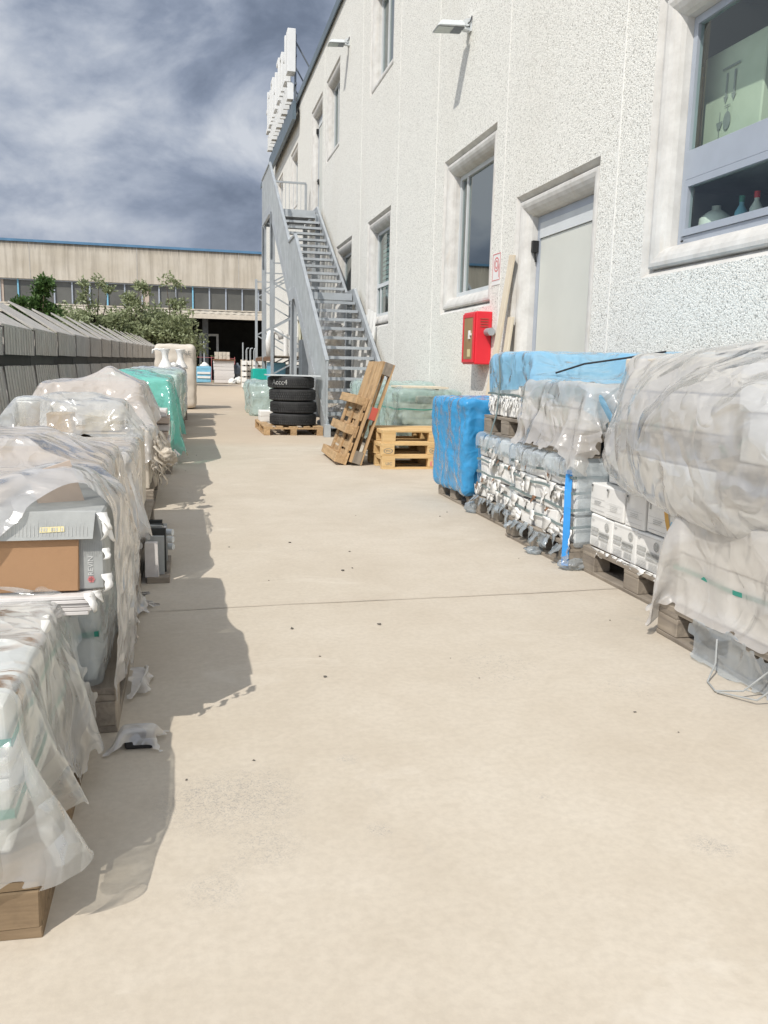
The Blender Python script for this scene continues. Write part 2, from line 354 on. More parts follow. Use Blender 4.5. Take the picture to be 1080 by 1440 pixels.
# ------------------------------------------------------------------ polythene sheet solver (position based dynamics)
def drape(nu,nv,init,boxes,steps=90,iters=7,slack=1.0,thick=.010,ground=.006,force=None,fix=None,shear=.6,bend=.30,grav=3.2,seed=0,noise_amp=.004):
    """init(u,v)->(x,y,z) for u,v in 0..1 (numpy arrays). boxes: (x0,x1,y0,y1,z0,z1). Returns (nv,nu,3)"""
    rng=np.random.default_rng(seed)
    u,v=np.meshgrid(np.linspace(0,1,nu),np.linspace(0,1,nv))
    P=np.stack(init(u,v),-1).astype(float)
    rest={}
    def sl(a,off):
        dv,du=off
        A=a[max(0,-dv):a.shape[0]-max(0,dv),max(0,-du):a.shape[1]-max(0,du)]
        B=a[max(0,dv):a.shape[0]-max(0,-dv),max(0,du):a.shape[1]-max(0,-du)]
        return A,B
    offs=[((0,1),1.),((1,0),1.),((1,1),shear),((1,-1),shear),((0,2),bend),((2,0),bend)]
    for o,k in offs:
        A,B=sl(P,o); rest[o]=np.linalg.norm(A-B,axis=-1)*slack
    steps=int(steps*1.9); iters=int(iters*2.2); P+=rng.normal(0,noise_amp,P.shape)
    # smooth low-frequency disturbance so that folds are irregular
    for _ in range(3):
        kx,ky,ph=rng.uniform(2,7),rng.uniform(2,7),rng.uniform(0,6)
        P[...,2]+=.006*np.sin(kx*u*6+ky*v*6+ph)
    prev=P.copy(); dt=1/45.
    bx=np.array(boxes,float) if len(boxes) else np.zeros((0,6))
    lo=bx[:,[0,2,4]]-thick if len(bx) else None; hi=bx[:,[1,3,5]]+thick if len(bx) else None
    cnt=np.zeros(P.shape[:2])
    for st in range(steps):
        vel=(P-prev)*.965; prev=P.copy()
        P=P+vel; P[...,2]-=grav*dt*dt
        if force is not None: force(P,st/steps,u,v,dt)
        for it in range(iters):
            for o,k in offs:
                if o in ((0,2),(2,0)) and it%2: continue
                # two colour Gauss-Seidel along the main axis
                A,B=sl(P,o); Rr=rest[o]
                ax=0 if o[0] else 1; s0=o[0] if ax==0 else o[1]; s0=abs(s0)
                n_=A.shape[ax]
                for par in range(2):
                    idx=np.arange(n_); idx=idx[(idx//s0)%2==par]
                    if s0==1: sel=slice(par,None,2)
                    else: sel=idx
                    a=A[sel] if ax==0 else A[:,sel]; b=B[sel] if ax==0 else B[:,sel]
                    r=Rr[sel] if ax==0 else Rr[:,sel]
                    d=b-a; L=np.sqrt((d*d).sum(-1))+1e-9
                    c=(d*((L-r)/L*.5*k)[...,None])
                    if ax==0: A[sel]+=c; B[sel]-=c
                    else: A[:,sel]+=c; B[:,sel]-=c
            if fix is not None: fix(P,st/steps)
            if it%2==1 or it==iters-1:
                for i in range(len(bx)):
                    ins=((P>lo[i])&(P<hi[i])).all(-1)
                    if not ins.any(): continue
                    q=P[ins]; dl=q-lo[i]; dh=hi[i]-q
                    D=np.stack([dl[:,0],dh[:,0],dl[:,1],dh[:,1],dl[:,2]+.5,dh[:,2]*.6],1)
                    j=D.argmin(1); ar=np.arange(len(q))
                    for face,(axis,val) in enumerate(((0,lo[i][0]),(0,hi[i][0]),(1,lo[i][1]),(1,hi[i][1]),(2,lo[i][2]),(2,hi[i][2]))):
                        mm=j==face; q[mm,axis]=val
                    P[ins]=q; pv=prev[ins]; prev[ins]=pv+(q-pv)*.9
                g=P[...,2]<ground
                if g.any():
                    P[g,2]=ground; pv=prev[g]; prev[g]=pv+(P[g]-pv)*.7
    return P
def crease(P,amp,seed,sc=5.,folds=None):
    du=np.gradient(P,axis=1); dv=np.gradient(P,axis=0); n=np.cross(du,dv); n/=np.linalg.norm(n,axis=-1,keepdims=True)+1e-9
    h=np.zeros(P.shape[:2])
    for j in range(P.shape[0]):
        for i in range(P.shape[1]):
            q=Vector(P[j,i]); q=q+Vector((seed*3.3,seed*1.7,0))
            w=q+noise.noise_vector(q*2.2)*.10
            d1=noise.voronoi(w*sc)[0]; d2=noise.voronoi(w*sc*2.3)[0]
            for fk,(fa,ff,(ax,ay,az)) in enumerate(folds or ()):
                ph=(q.x*ax+q.y*ay+q.z*az)*ff+3.2*noise.noise(q*1.3+Vector((fk*7,0,0)))
                mk=max(0.,min(1.,.45+1.2*noise.noise(q*1.9+Vector((5+fk*3,9,2)))))
                h[j,i]+=(1-abs(math.sin(ph)))**2*mk*fa/amp
            h[j,i]+=(d1[1]-d1[0])*-1.+(d2[1]-d2[0])*-.4+.6*noise.noise(q*3.)
    return P+n*(h*amp)[...,None]
def sheet(name,P,mat,label,cat='plastic sheet',group=None,sub=1,hole=None,parent=None,rag=0.,seed=1,kind=None,amp=.018,sc=3.6,folds=None):
    for _ in range(3):
        Q=P.copy(); Q[1:-1,1:-1]=.4*P[1:-1,1:-1]+.15*(P[:-2,1:-1]+P[2:,1:-1]+P[1:-1,:-2]+P[1:-1,2:]); P=Q
    P=crease(P,amp,seed,sc,folds); P[...,2]=np.maximum(P[...,2],.004)
    nv,nu,_=P.shape; rng=random.Random(seed)
    loc=Vector((float(P[...,0].mean()),float(P[...,1].mean()),float(P[...,2].min())))
    vs=[tuple(Vector(map(float,p))-loc) for p in P.reshape(-1,3)]; fs=[]
    for j in range(nv-1):
        for i in range(nu-1):
            if rag:
                e=min(j,i,nv-2-j,nu-2-i)
                nz=noise.noise(Vector((i*.23,j*.23,seed*3.1)))+.5*noise.noise(Vector((i*.7,j*.7,seed*1.7)))
                if e<rag*(1.1+2.*nz): continue
            if hole and hole((i+.5)/(nu-1),(j+.5)/(nv-1)): continue
            a=j*nu+i; fs.append((a,a+1,a+nu+1,a+nu))
    me=bpy.data.meshes.new(name); me.from_pydata(vs,[],fs); me.update()
    o=finish(name,me,mat,None,loc,0,True,sub)
    if label: props(o,label,cat,group,kind)
    return o
def wrapped(name,x0,x1,y0,y1,z0,z1,mat,label,cat,amp=.014,seed=0,res=.03,rnd=.05,taper=0,group=None,vcrease=0.,top_sag=.0,parent=None,sub=1):
    """a load tightly wrapped in stretch film: rounded box whose skin is creased"""
    nx=max(3,int((x1-x0)/res)); ny=max(3,int((y1-y0)/res)); nz=max(3,int((z1-z0)/res))
    cx,cy,cz=(x0+x1)/2,(y0+y1)/2,(z0+z1)/2; hx,hy,hz=(x1-x0)/2,(y1-y0)/2,(z1-z0)/2
    idx={}; vs=[]; fs=[]
    def vert(i,j,k):
        key=(i,j,k)
        if key in idx: return idx[key]
        p=Vector((-hx+2*hx*i/nx,-hy+2*hy*j/ny,-hz+2*hz*k/nz))
        q=Vector((max(-hx+rnd,min(hx-rnd,p.x)),max(-hy+rnd,min(hy-rnd,p.y)),max(-hz+rnd,min(hz-rnd,p.z))))
        d=p-q
        if d.length>1e-6: d.normalize(); p=q+d*rnd
        else: d=Vector((0,0,1))
        s=Vector((seed*7.3,seed*3.1,seed*5.7))
        w=p+Vector((cx,cy,cz))
        a=noise.noise(w*4.5+s)*1.1+(.5-abs(noise.noise(Vector((w.x*9,w.y*9,w.z*5))+s)))*1.3+noise.noise(w*21+s)*.45
        if vcrease: a+=vcrease*(abs(math.sin((w.x+w.y)*14+3*noise.noise(w*2+s)))-.5)
        tp=1-taper*(1-(p.z+hz)/(2*hz))
        p=p+d*a*amp
        if d.z>.7: p.z-=top_sag*(1-(p.x/hx)**2)*(1-(p.y/hy)**2)
        idx[key]=len(vs); vs.append((p.x*tp,p.y*tp,p.z+hz)); return idx[key]
    for i in range(nx):
        for j in range(ny):
            fs.append((vert(i,j,0),vert(i,j+1,0),vert(i+1,j+1,0),vert(i+1,j,0)))
            fs.append((vert(i,j,nz),vert(i+1,j,nz),vert(i+1,j+1,nz),vert(i,j+1,nz)))
    for i in range(nx):
        for k in range(nz):
            fs.append((vert(i,0,k),vert(i+1,0,k),vert(i+1,0,k+1),vert(i,0,k+1)))
            fs.append((vert(i,ny,k),vert(i,ny,k+1),vert(i+1,ny,k+1),vert(i+1,ny,k)))
    for j in range(ny):
        for k in range(nz):
            fs.append((vert(0,j,k),vert(0,j,k+1),vert(0,j+1,k+1),vert(0,j+1,k)))
            fs.append((vert(nx,j,k),vert(nx,j+1,k),vert(nx,j+1,k+1),vert(nx,j,k+1)))
    me=bpy.data.meshes.new(name)
    off=Vector((cx,cy,z0))
    if parent is not None:
        dd=off-wloc(parent); vs=[(a+dd.x,b+dd.y,c+dd.z) for a,b,c in vs]
    me.from_pydata(vs,[],fs); me.update()
    o=finish(name,me,mat,parent,None if parent is not None else off,0,True,sub)
    if label and parent is None: props(o,label,cat,group)
    return o
# ------------------------------------------------------------------ camera, light, sky
H=1.1; WX=3.55
cd=bpy.data.cameras.new('camera'); cam=bpy.data.objects.new('camera',cd); COL.objects.link(cam)
cam.matrix_world=Matrix(((0.97384,0.01531,-0.22673,0),(-0.22601,0.1691,-0.95933,0),(0.02365,0.98548,0.16814,H),(0,0,0,1)))
cd.sensor_fit='HORIZONTAL'; cd.sensor_width=36; cd.lens=39.33; cd.clip_start=.05; cd.clip_end=3000
sc.camera=cam
SUN=Vector((-.466,-.50,.75)).normalized()
ld=bpy.data.lights.new('sun','SUN'); lo_=bpy.data.objects.new('sun',ld); COL.objects.link(lo_)
ld.energy=4.1; ld.angle=math.radians(.53); ld.color=(1.,.955,.88)
lo_.rotation_euler=(-SUN).to_track_quat('-Z','Y').to_euler(); lo_.location=(-8,-4,14)
w=bpy.data.worlds.new('World'); sc.world=w; w.use_nodes=True
def mk_sky():
    t=NT.__new__(NT); t.t=w.node_tree; t.t.nodes.clear(); t.out=t.n('ShaderNodeOutputWorld')
    sky=t.n('ShaderNodeTexSky'); sky.sky_type='NISHITA'; sky.sun_disc=False
    sky.sun_elevation=math.radians(47.6); sky.sun_rotation=math.radians(223)
    sk=t.n('ShaderNodeVectorMath'); sk.operation='SCALE'; t.l(sky.outputs[0],sk.inputs[0]); sk.inputs['Scale'].default_value=.085
    tc=t.n('ShaderNodeTexCoord'); d=tc.outputs['Generated']
    sx=t.n('ShaderNodeSeparateXYZ'); t.l(d,sx.inputs[0])
    mp=t.n('ShaderNodeMapping'); t.l(d,mp.inputs[0]); mp.inputs['Location'].default_value=(3.11,1.2,.62); mp.inputs['Scale'].default_value=(1,1,1.55)
    v=mp.outputs[0]
    big=t.noise(v,2.3,3,.5,.3); mid=t.noise(v,5.2,9,.54,.35); fin=t.noise(v,15.,7,.58,.2)
    f=t.math('ADD',t.math('MULTIPLY',big,.48),t.math('ADD',t.math('MULTIPLY',mid,.62),t.math('MULTIPLY',fin,.14)))
    c=t.ramp(f,[(.46,(.14,.175,.245)),(.54,(.20,.245,.335)),(.60,(.30,.355,.465)),(.65,(.45,.505,.61)),(.72,(.68,.72,.79))])
    hz=t.ramp(sx.outputs[2],[(.05,.30),(.20,0.)])
    c=t.mix(hz,c,(.40,.445,.535))
    # small openings of blue between the clouds
    c2=t.mix(t.ramp(f,[(.40,.35),(.46,0.)]),c,sk.outputs[0])
    # unseen sky on the sun's side, behind the photographer, brightened to add fill
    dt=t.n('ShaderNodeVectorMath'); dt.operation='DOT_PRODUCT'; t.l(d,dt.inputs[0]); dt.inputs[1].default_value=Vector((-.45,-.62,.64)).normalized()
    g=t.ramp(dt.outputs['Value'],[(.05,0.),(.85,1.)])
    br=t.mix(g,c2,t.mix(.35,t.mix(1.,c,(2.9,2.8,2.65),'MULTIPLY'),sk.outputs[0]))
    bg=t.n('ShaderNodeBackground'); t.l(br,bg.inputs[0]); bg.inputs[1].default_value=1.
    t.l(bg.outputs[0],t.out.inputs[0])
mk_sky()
vs_=sc.view_settings; vs_.view_transform='Standard'; vs_.look='None'; vs_.exposure=-.15; vs_.gamma=1; vs_.use_curve_mapping=False
sc.cycles.use_denoising=True
sc.cycles.max_bounces=8; sc.cycles.transparent_max_bounces=14; sc.cycles.diffuse_bounces=3; sc.cycles.glossy_bounces=3
sc.cycles.caustics_reflective=False; sc.cycles.caustics_refractive=False

# ------------------------------------------------------------------ ground
def ground():
    m=MB(); n=24
    xs=[-400,-60,-20,-8,-4,-2,0,1,2,3,4,6,12,40,400]; ys=[-60,-10,-2,0,1,2,3,3.79,3.80,4,6,9,11.98,12,16,24,40,61.99,62,120,900]
    m.v=[(x,y,0) for y in ys for x in xs]; k=len(xs)
    m.f=[(j*k+i,j*k+i+1,(j+1)*k+i+1,(j+1)*k+i) for j in range(len(ys)-1) for i in range(k-1)]
    g=m.build('ground','ground'); props(g,kind='structure')
    # saw-cut expansion joints filled with dirt
    j=MB()
    for y,a in ((3.78,.030),(12.02,.012),(21.5,.0),(32.,.0)):
        px=[-2.4+i*.22 for i in range(28)]
        ln=[(x,y+a*x+.006*math.sin(x*3.1)+R(-.003,.003)) for x in px]
        wd=[.0028*(.5+random.random()) for _ in px]
        vs=[(x,yy-w_,.004) for (x,yy),w_ in zip(ln,wd)]+[(x,yy+w_,.004) for (x,yy),w_ in zip(ln,wd)]
        q=len(px); j.add(vs,[(i,i+1,q+i+1,q+i) for i in range(q-1)])
    props(j.build('ground_joint',plain('joint_dirt',(.36,.31,.25),.9,.4,7)),kind='structure')
ground()
# stray grit and chips of tile lying on the slab
def grit():
    m=MB()
    for _ in range(30):
        x,y=R(-.1,2.3),R(1.5,12); s=R(.002,.005) if random.random()<.95 else R(.007,.010)
        a=R(0,6); rot=Matrix.Translation((x,y,.001))@Matrix.Rotation(a,4,'Z')
        m.box(-s,s,-s*R(.4,1),s*R(.4,1),0,s*R(.4,.9),rot,s*.2)
    for x,y in ((.42,3.43),(.80,3.43),(.47,2.85),(.82,4.42),(.95,4.9),(.62,5.2)):
        m.box(-.007,.007,-.005,.005,0,.004,Matrix.Translation((x,y,.001))@Matrix.Rotation(R(0,3),4,'Z'),.003)
    props(m.build('grit','inkdark'),kind='stuff')
    o=bpy.data.objects['grit']; props(o,'dark specks of grit scattered over the concrete yard','grit')
grit()

# ------------------------------------------------------------------ white warehouse on the right
K=WX/3.2
def wy(y): return y*K
def wz(z): return 1.1+(z-1.1)*K
bld=thing('warehouse',(WX,0,0),'long two storey white rendered warehouse with stone chip wall beside the yard','building')
ZR=9.25; Y0,Y1=-4.,41.2
OPEN={ # y0,y1,z0,z1
 'W1':(4.22,6.30,1.86,3.95),'D':(7.12,9.06,.06,2.98),'W2':(9.78,11.84,1.88,3.95),'W3':(15.05,17.02,1.88,3.95),'W4':(18.68,20.66,1.88,3.95),
 'W5':(25.2,27.2,1.88,3.95),'U0':(9.6,11.6,6.27,8.2),'U1':(15.12,17.08,6.27,8.2),'U2':(20.46,22.42,6.20,8.18),'UD':(23.05,25.05,5.16,8.16),'U3':(28.1,29.95,6.2,8.12),'U4':(32.4,34.3,6.2,8.12)}
def wall():
    ys=sorted({Y0,Y1,*[o[0] for o in OPEN.values()],*[o[1] for o in OPEN.values()]})
    zs=sorted({0.,ZR,*[o[2] for o in OPEN.values()],*[o[3] for o in OPEN.values()]})
    m=MB(); m.v=[(WX,y,z) for z in zs for y in ys]; k=len(ys)
    for j in range(len(zs)-1):
        for i in range(k-1):
            yc,zc=(ys[i]+ys[i+1])/2,(zs[j]+zs[j+1])/2
            if any(a<yc<b and c<zc<d for a,b,c,d in OPEN.values()): continue
            m.f.append((j*k+i,(j+1)*k+i,(j+1)*k+i+1,j*k+i+1))
    m.add([(WX,Y1,0),(30,Y1,0),(30,Y1,ZR),(WX,Y1,ZR)],[(0,3,2,1)])
    m.add([(WX,Y0,0),(30,Y0,0),(30,Y0,ZR),(WX,Y0,ZR)],[(0,1,2,3)])
    m.add([(30,Y0,0),(30,Y1,0),(30,Y1,ZR),(30,Y0,ZR)],[(0,1,2,3)])
    m.build('wall','wall',bld)
    MB().add([(WX,Y0,ZR-.02),(30,Y0,ZR-.02),(30,Y1,ZR-.02),(WX,Y1,ZR-.02)],[(0,1,2,3)]).build('roof','dark',bld)
    c=MB(); c.box(WX-.05,WX+.28,Y0-.06,Y1+.06,ZR+.002,ZR+.14); c.box(WX-.075,WX-.05,Y0-.06,Y1+.06,ZR-.07,ZR+.15)
    c.build('roof_flashing','roofcap',bld,bevel=.006)
    for y in (6.80,9.48,12.28,14.6,17.8,22.7,31.):
        MB().box(WX-.004,WX+.01,y-.009,y+.009,0.,ZR-.08).build('joint_sealant','floor',bld)
    MB().box(WX-.006,WX+.01,Y0,Y1,5.18,5.20) # storey joint kept only as a thin line
    r=MB(); r.add([(WX+.9,Y0+.1,.02),(WX+.9,Y1-.1,.02),(WX+.9,Y1-.1,9.),(WX+.9,Y0+.1,9.)],[(0,1,2,3)])
wall()
def loops(prof,rect,flip=False,floor_open=False):
    """sweep (inset, depth) profile round a rectangle in the wall plane"""
    y0,y1,z0,z1=rect; m=MB(); n=len(prof)
    for ins,dep in prof:
        zi=z0 if floor_open else z0+ins
        m.v+=[(WX+dep,y0+ins,zi),(WX+dep,y1-ins,zi),(WX+dep,y1-ins,z1-ins),(WX+dep,y0+ins,z1-ins)]
    for a in range(n-1):
        for k in range(4):
            if floor_open and k==0: continue
            m.f.append((a*4+k,a*4+(k+1)%4,(a+1)*4+(k+1)%4,(a+1)*4+k))
    return m
PROF=[(0,0),(.060,.085),(.0605,.085),(.066,.030),(.078,.018),(.105,.016),(.14,.026),(.175,.045),(.205,.075),(.222,.11),(.226,.15),(.232,.20)]
PROF0=[(-.035,-.004),(-.035,-.004),(0,0)]
def frame(rect,ins,wd,d0,d1,fo=False):
    return loops([(ins,d1),(ins,d0),(ins+wd,d0),(ins+wd,d1)],rect,floor_open=fo)
def pane(rect,ins,dep):
    y0,y1,z0,z1=rect
    return MB().add([(WX+dep,y0+ins,z0+ins),(WX+dep,y1-ins,z0+ins),(WX+dep,y1-ins,z1-ins),(WX+dep,y0+ins,z1-ins)],[(0,3,2,1)])
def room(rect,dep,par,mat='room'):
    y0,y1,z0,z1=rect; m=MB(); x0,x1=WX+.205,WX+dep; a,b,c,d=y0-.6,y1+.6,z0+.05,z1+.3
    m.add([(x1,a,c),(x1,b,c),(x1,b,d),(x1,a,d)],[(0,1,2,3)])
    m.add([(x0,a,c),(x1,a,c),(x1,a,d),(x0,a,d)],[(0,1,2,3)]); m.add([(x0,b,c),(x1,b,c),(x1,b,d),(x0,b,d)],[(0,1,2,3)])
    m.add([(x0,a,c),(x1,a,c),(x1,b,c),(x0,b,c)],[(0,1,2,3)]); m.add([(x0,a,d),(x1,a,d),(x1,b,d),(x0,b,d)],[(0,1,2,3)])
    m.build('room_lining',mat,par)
FM='alul'
for kx,r in OPEN.items():
    door=kx in('D','UD')
    w_=loops(PROF,r,floor_open=door).build('door' if door else 'window','trim',bld,smooth=False)
    for p in w_.data.polygons: p.use_smooth=False
    IN=.232
    y0,y1,z0,z1=r
    ir=(y0+IN,y1-IN,z0+(0 if door else IN),z1-IN)
    if door:
        fr=frame(ir,0,.07,.17,.22,True); fr.build('frame','alu',w_)
        zt=ir[3]-.07
        tr=MB().box(WX+.165,WX+.215,ir[0]+.07,ir[1]-.07,zt-.16,zt-.003); tr.build('transom','alul',w_)
        MB().box(WX+.18,WX+.225,ir[0]+.073,ir[1]-.073,z0+.02,zt-.164).build('leaf','door',w_,bevel=.004)
        hd=MB(); hd.box(WX+.13,WX+.17,ir[1]-.15,ir[1]-.11,1.02+z0,1.16+z0); hd.bar((WX+.12,ir[1]-.13,1.1+z0),(WX+.12,ir[1]-.26,1.1+z0),.02); hd.build('handle','black',w_)
        cl=MB(); cl.box(WX+.10,WX+.165,ir[1]-.05,ir[1]+.0,zt-.30,zt-.18); cl.bar((WX+.13,ir[1]-.03,zt-.30),(WX+.15,ir[1]-.03,zt-.40),.018); cl.build('closer','black',w_)
    else:
        frame(ir,0,.055,.165,.215).build('frame',FM if kx!='W1' else 'alu',w_)
        if kx=='W1':
            # big fixed light over a broad transom and a tilting sash
            zt0,zt1=2.56,2.77
            MB().box(WX+.155,WX+.21,ir[0]+.058,ir[1]-.058,zt0,zt1).build('transom','alu',w_,bevel=.003)
            s_=(ir[0]+.058,ir[1]-.058,ir[2]+.058,zt0-.003); frame(s_,0,.05,.15,.20).build('sash','alu',w_)
            pane((ir[0]+.055,ir[1]-.055,zt1,ir[3]-.055),0,.19).build('pane','glass',w_); pane(s_,.05,.18).build('pane','glass',w_)
            wc=MB(); wc.tube([(WX+.15,s_[1]-.02,ir[2]+.02),(WX+.14,s_[1]-.05,ir[2]+.02)],.008,8); wc.build('latch','black',w_)
        elif kx in('W3','W2','W4','W5'):
            zt0=ir[2]+.55 if kx!='W2' else None
            if zt0:
                MB().box(WX+.16,WX+.212,ir[0]+.056,ir[1]-.056,zt0,zt0+.07).build('transom',FM,w_)
            ym=ir[1]-.32
            MB().box(WX+.172,WX+.212,ym,ym+.05,ir[2]+.056,(zt0 or ir[3]-.056)-.001 if zt0 else ir[3]-.056).build('mullion',FM,w_)
            pane(ir,.055,.195).build('pane','glassr',w_)
            if kx=='W3':
                b=MB()
                for q in range(14): b.box(WX+.26,WX+.268,ir[0]+.06,ir[1]-.06,ir[3]-.12-q*.085,ir[3]-.06-q*.085)
                b.build('blind',plain('mint_blind',(.45,.60,.55),.6,.06),w_)
        else:
            ym=(ir[0]+ir[1])/2+.2
            MB().box(WX+.172,WX+.212,ym-.03,ym+.03,ir[2]+.056,ir[3]-.056).build('mullion',FM,w_)
            pane(ir,.055,.195).build('pane','glassr',w_)
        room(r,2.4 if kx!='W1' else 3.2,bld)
# objects seen through the near window
def inside():
    sh=thing('storage_shelf',(WX+.45,5.3,2.62),'grey storage shelf just inside the big near window','shelf')
    MB().box(WX+.26,WX+1.2,4.0,6.6,2.62,2.70).build('shelf_board','metal',sh); 
    m=MB()
    for y in (4.05,6.55):
        for x in (WX+.3,WX+1.15): m.box(x-.02,x+.02,y-.02,y+.02,1.95,2.62)
    m.build('upright','metal',sh)
    c=thing('white_carton',(WX+.6,5.55,2.702),'large white carton with printed handling symbols behind the near window glass','carton')
    t=NT('aged_white_carton'); cc=t.ramp(t.noise(t.coord(),2.5,5),[(.3,(.60,.63,.50)),(.7,(.74,.76,.64))]); mcar=t.done(t.pbr(cc,.8))
    MB().box(WX+.42,WX+.95,5.55,6.28,2.704,3.52,None,.012).build('carton_body',mcar,c,bevel=.01)
    p=MB(); X=WX+.408
    def q(y0_,y1_,z0_,z1_): p.box(X-.001,X,y0_,y1_,z0_,z1_)
    q(5.8200,6.0300,3.36,3.375); q(5.8600,5.8800,3.16,3.33); q(5.9550,5.9750,3.16,3.33)
    p.add([(X,5.8400,3.17),(X,5.9000,3.17),(X,5.8700,3.12)],[(0,1,2)]); p.add([(X,5.9350,3.17),(X,5.9950,3.17),(X,5.9650,3.12)],[(0,1,2)])
    ring=[(X,5.9300+.045*math.cos(a),2.99+.065*math.sin(a)) for a in [6.283*i/16 for i in range(16)]]; p.add(ring,[tuple(range(16))])
    q(5.9270,5.9330,3.05,3.10); q(5.9000,5.9700,3.095,3.101)
    p.add([(X,5.9800,3.0),(X,6.0600,3.0),(X,6.0350,2.95),(X,6.0050,2.95)],[(0,1,2,3)]); q(6.0170,6.0230,2.87,2.95); q(6.0170,6.0230,3.0,3.07)
    for k,(a,b) in enumerate(((5.8300,6.0700),)): q(a,b,2.86,2.864); q(a,b,2.745,2.749); q(a,a+.004,2.745,2.86); q(b-.004,b,2.745,2.86)
    for k in range(3): q(5.8600,5.9900-.02*k,2.835-.025*k,2.839-.025*k)
    q(5.8500,5.9300,2.768,2.778)
    p.build('printed_symbols','greycard',c)
    for k,(y,x,mt,lab) in enumerate(((6.42,.42,'woodboard','pale plank standing upright inside the near window'),(6.56,.50,'kraft','tan cardboard panel standing behind the near window frame'))):
        b=thing('upright_board' if k==0 else 'cardboard_sheet',(WX+x,y,2.702),lab,'board')
        MB().box(WX+x,WX+x+.03,y-.06-.03*k,y+.05+.05*k,2.704,3.50-.03*k).build('board',mt,b)
    jug=thing('plastic_jug',(WX+.4,5.95,2.12),'squat white plastic jug on the window ledge inside the lower sash','jug')
    MB().lathe([(.0,0),(.10,.005),(.13,.06),(.12,.17),(.06,.22),(.035,.23),(.035,.26),(0,.262)],(WX+.4,5.95,2.121),18).build('jug_body','whitecer',jug,smooth=True)
    for y,mt,cap,lab in ((5.67,'bluecrate','strapg','pale blue bottle with green cap on the window ledge'),(5.50,'white','red','white bottle with a red cap on the window ledge')):
        b=thing('bottle',(WX+.42,y,2.12),lab,'bottle','bottles on the window ledge')
        MB().lathe([(0,0),(.045,.003),(.045,.17),(.018,.22),(.018,.25)],(WX+.42,y,2.121),14).build('bottle_body',mt,b,smooth=True)
        MB().lathe([(.021,.24),(.021,.285),(0,.287)],(WX+.42,y,2.121),12).build('cap',cap,b)
    MB().box(WX+.22,WX+.85,3.9,6.5,2.07,2.12).build('window_ledge','trim',bld)
inside()
# wall floodlights
def flood(y,z,label,s=1.):
    t=thing('floodlight',(WX,y,z),label,'floodlight','floodlights on the warehouse wall')
    X=WX
    b=MB()
    # tapered housing: hood on top, glass on the underside
    top=[(X-.13*s,-.11*s,.045*s),(X-.13*s,.11*s,.045*s),(X-.40*s,.10*s,.03*s),(X-.40*s,-.10*s,.03*s)]
    mid=[(X-.10*s,-.14*s,-.03*s),(X-.10*s,.14*s,-.03*s),(X-.47*s,.14*s,-.055*s),(X-.47*s,-.14*s,-.055*s)]
    b.add([(a,y+c,z+d) for a,c,d in top+mid],[(0,1,2,3),(7,6,5,4),(0,4,5,1),(1,5,6,2),(2,6,7,3),(3,7,4,0)])
    b.build('housing','alul',t,bevel=.012)
    MB().add([(X-.25*s,y-.11*s,z-.048*s),(X-.25*s,y+.11*s,z-.048*s),(X-.455*s,y+.115*s,z-.0615*s),(X-.455*s,y-.115*s,z-.0615*s)],[(0,1,2,3)]).build('lens',plain('lamp_glass',(.42,.46,.44),.15,.1),t)
    MB().add([(X-.11*s,y-.11*s,z-.038*s),(X-.11*s,y+.11*s,z-.038*s),(X-.245*s,y+.11*s,z-.046*s),(X-.245*s,y-.11*s,z-.046*s)],[(0,1,2,3)]).build('gear_cover','metald',t)
    k=MB(); k.tube([(X,y,z-.02),(X-.12*s,y,z-.01)],.035*s,12); k.bar((X-.012,y-.06,z+.03),(X-.012,y+.06,z+.03),.02,.16*s); k.tube([(X-.06,y-.05*s,z+.05*s),(X-.06,y+.05*s,z+.05*s)],.045*s,12); k.build('bracket','alul',t)
    c=MB(); c.tube([(X-.01,y-.07,z+.12),(X-.03,y-.07,z+.05),(X-.08,y-.02,z+.02)],.007,6); c.build('cable','black',t)
flood(wy(9.84),wz(4.93),'grey floodlight on the wall above the mid window, nearer and larger in view')
flood(wy(17.46),wz(7.35),'grey floodlight high on the wall beside the upper storey windows, the farther one')
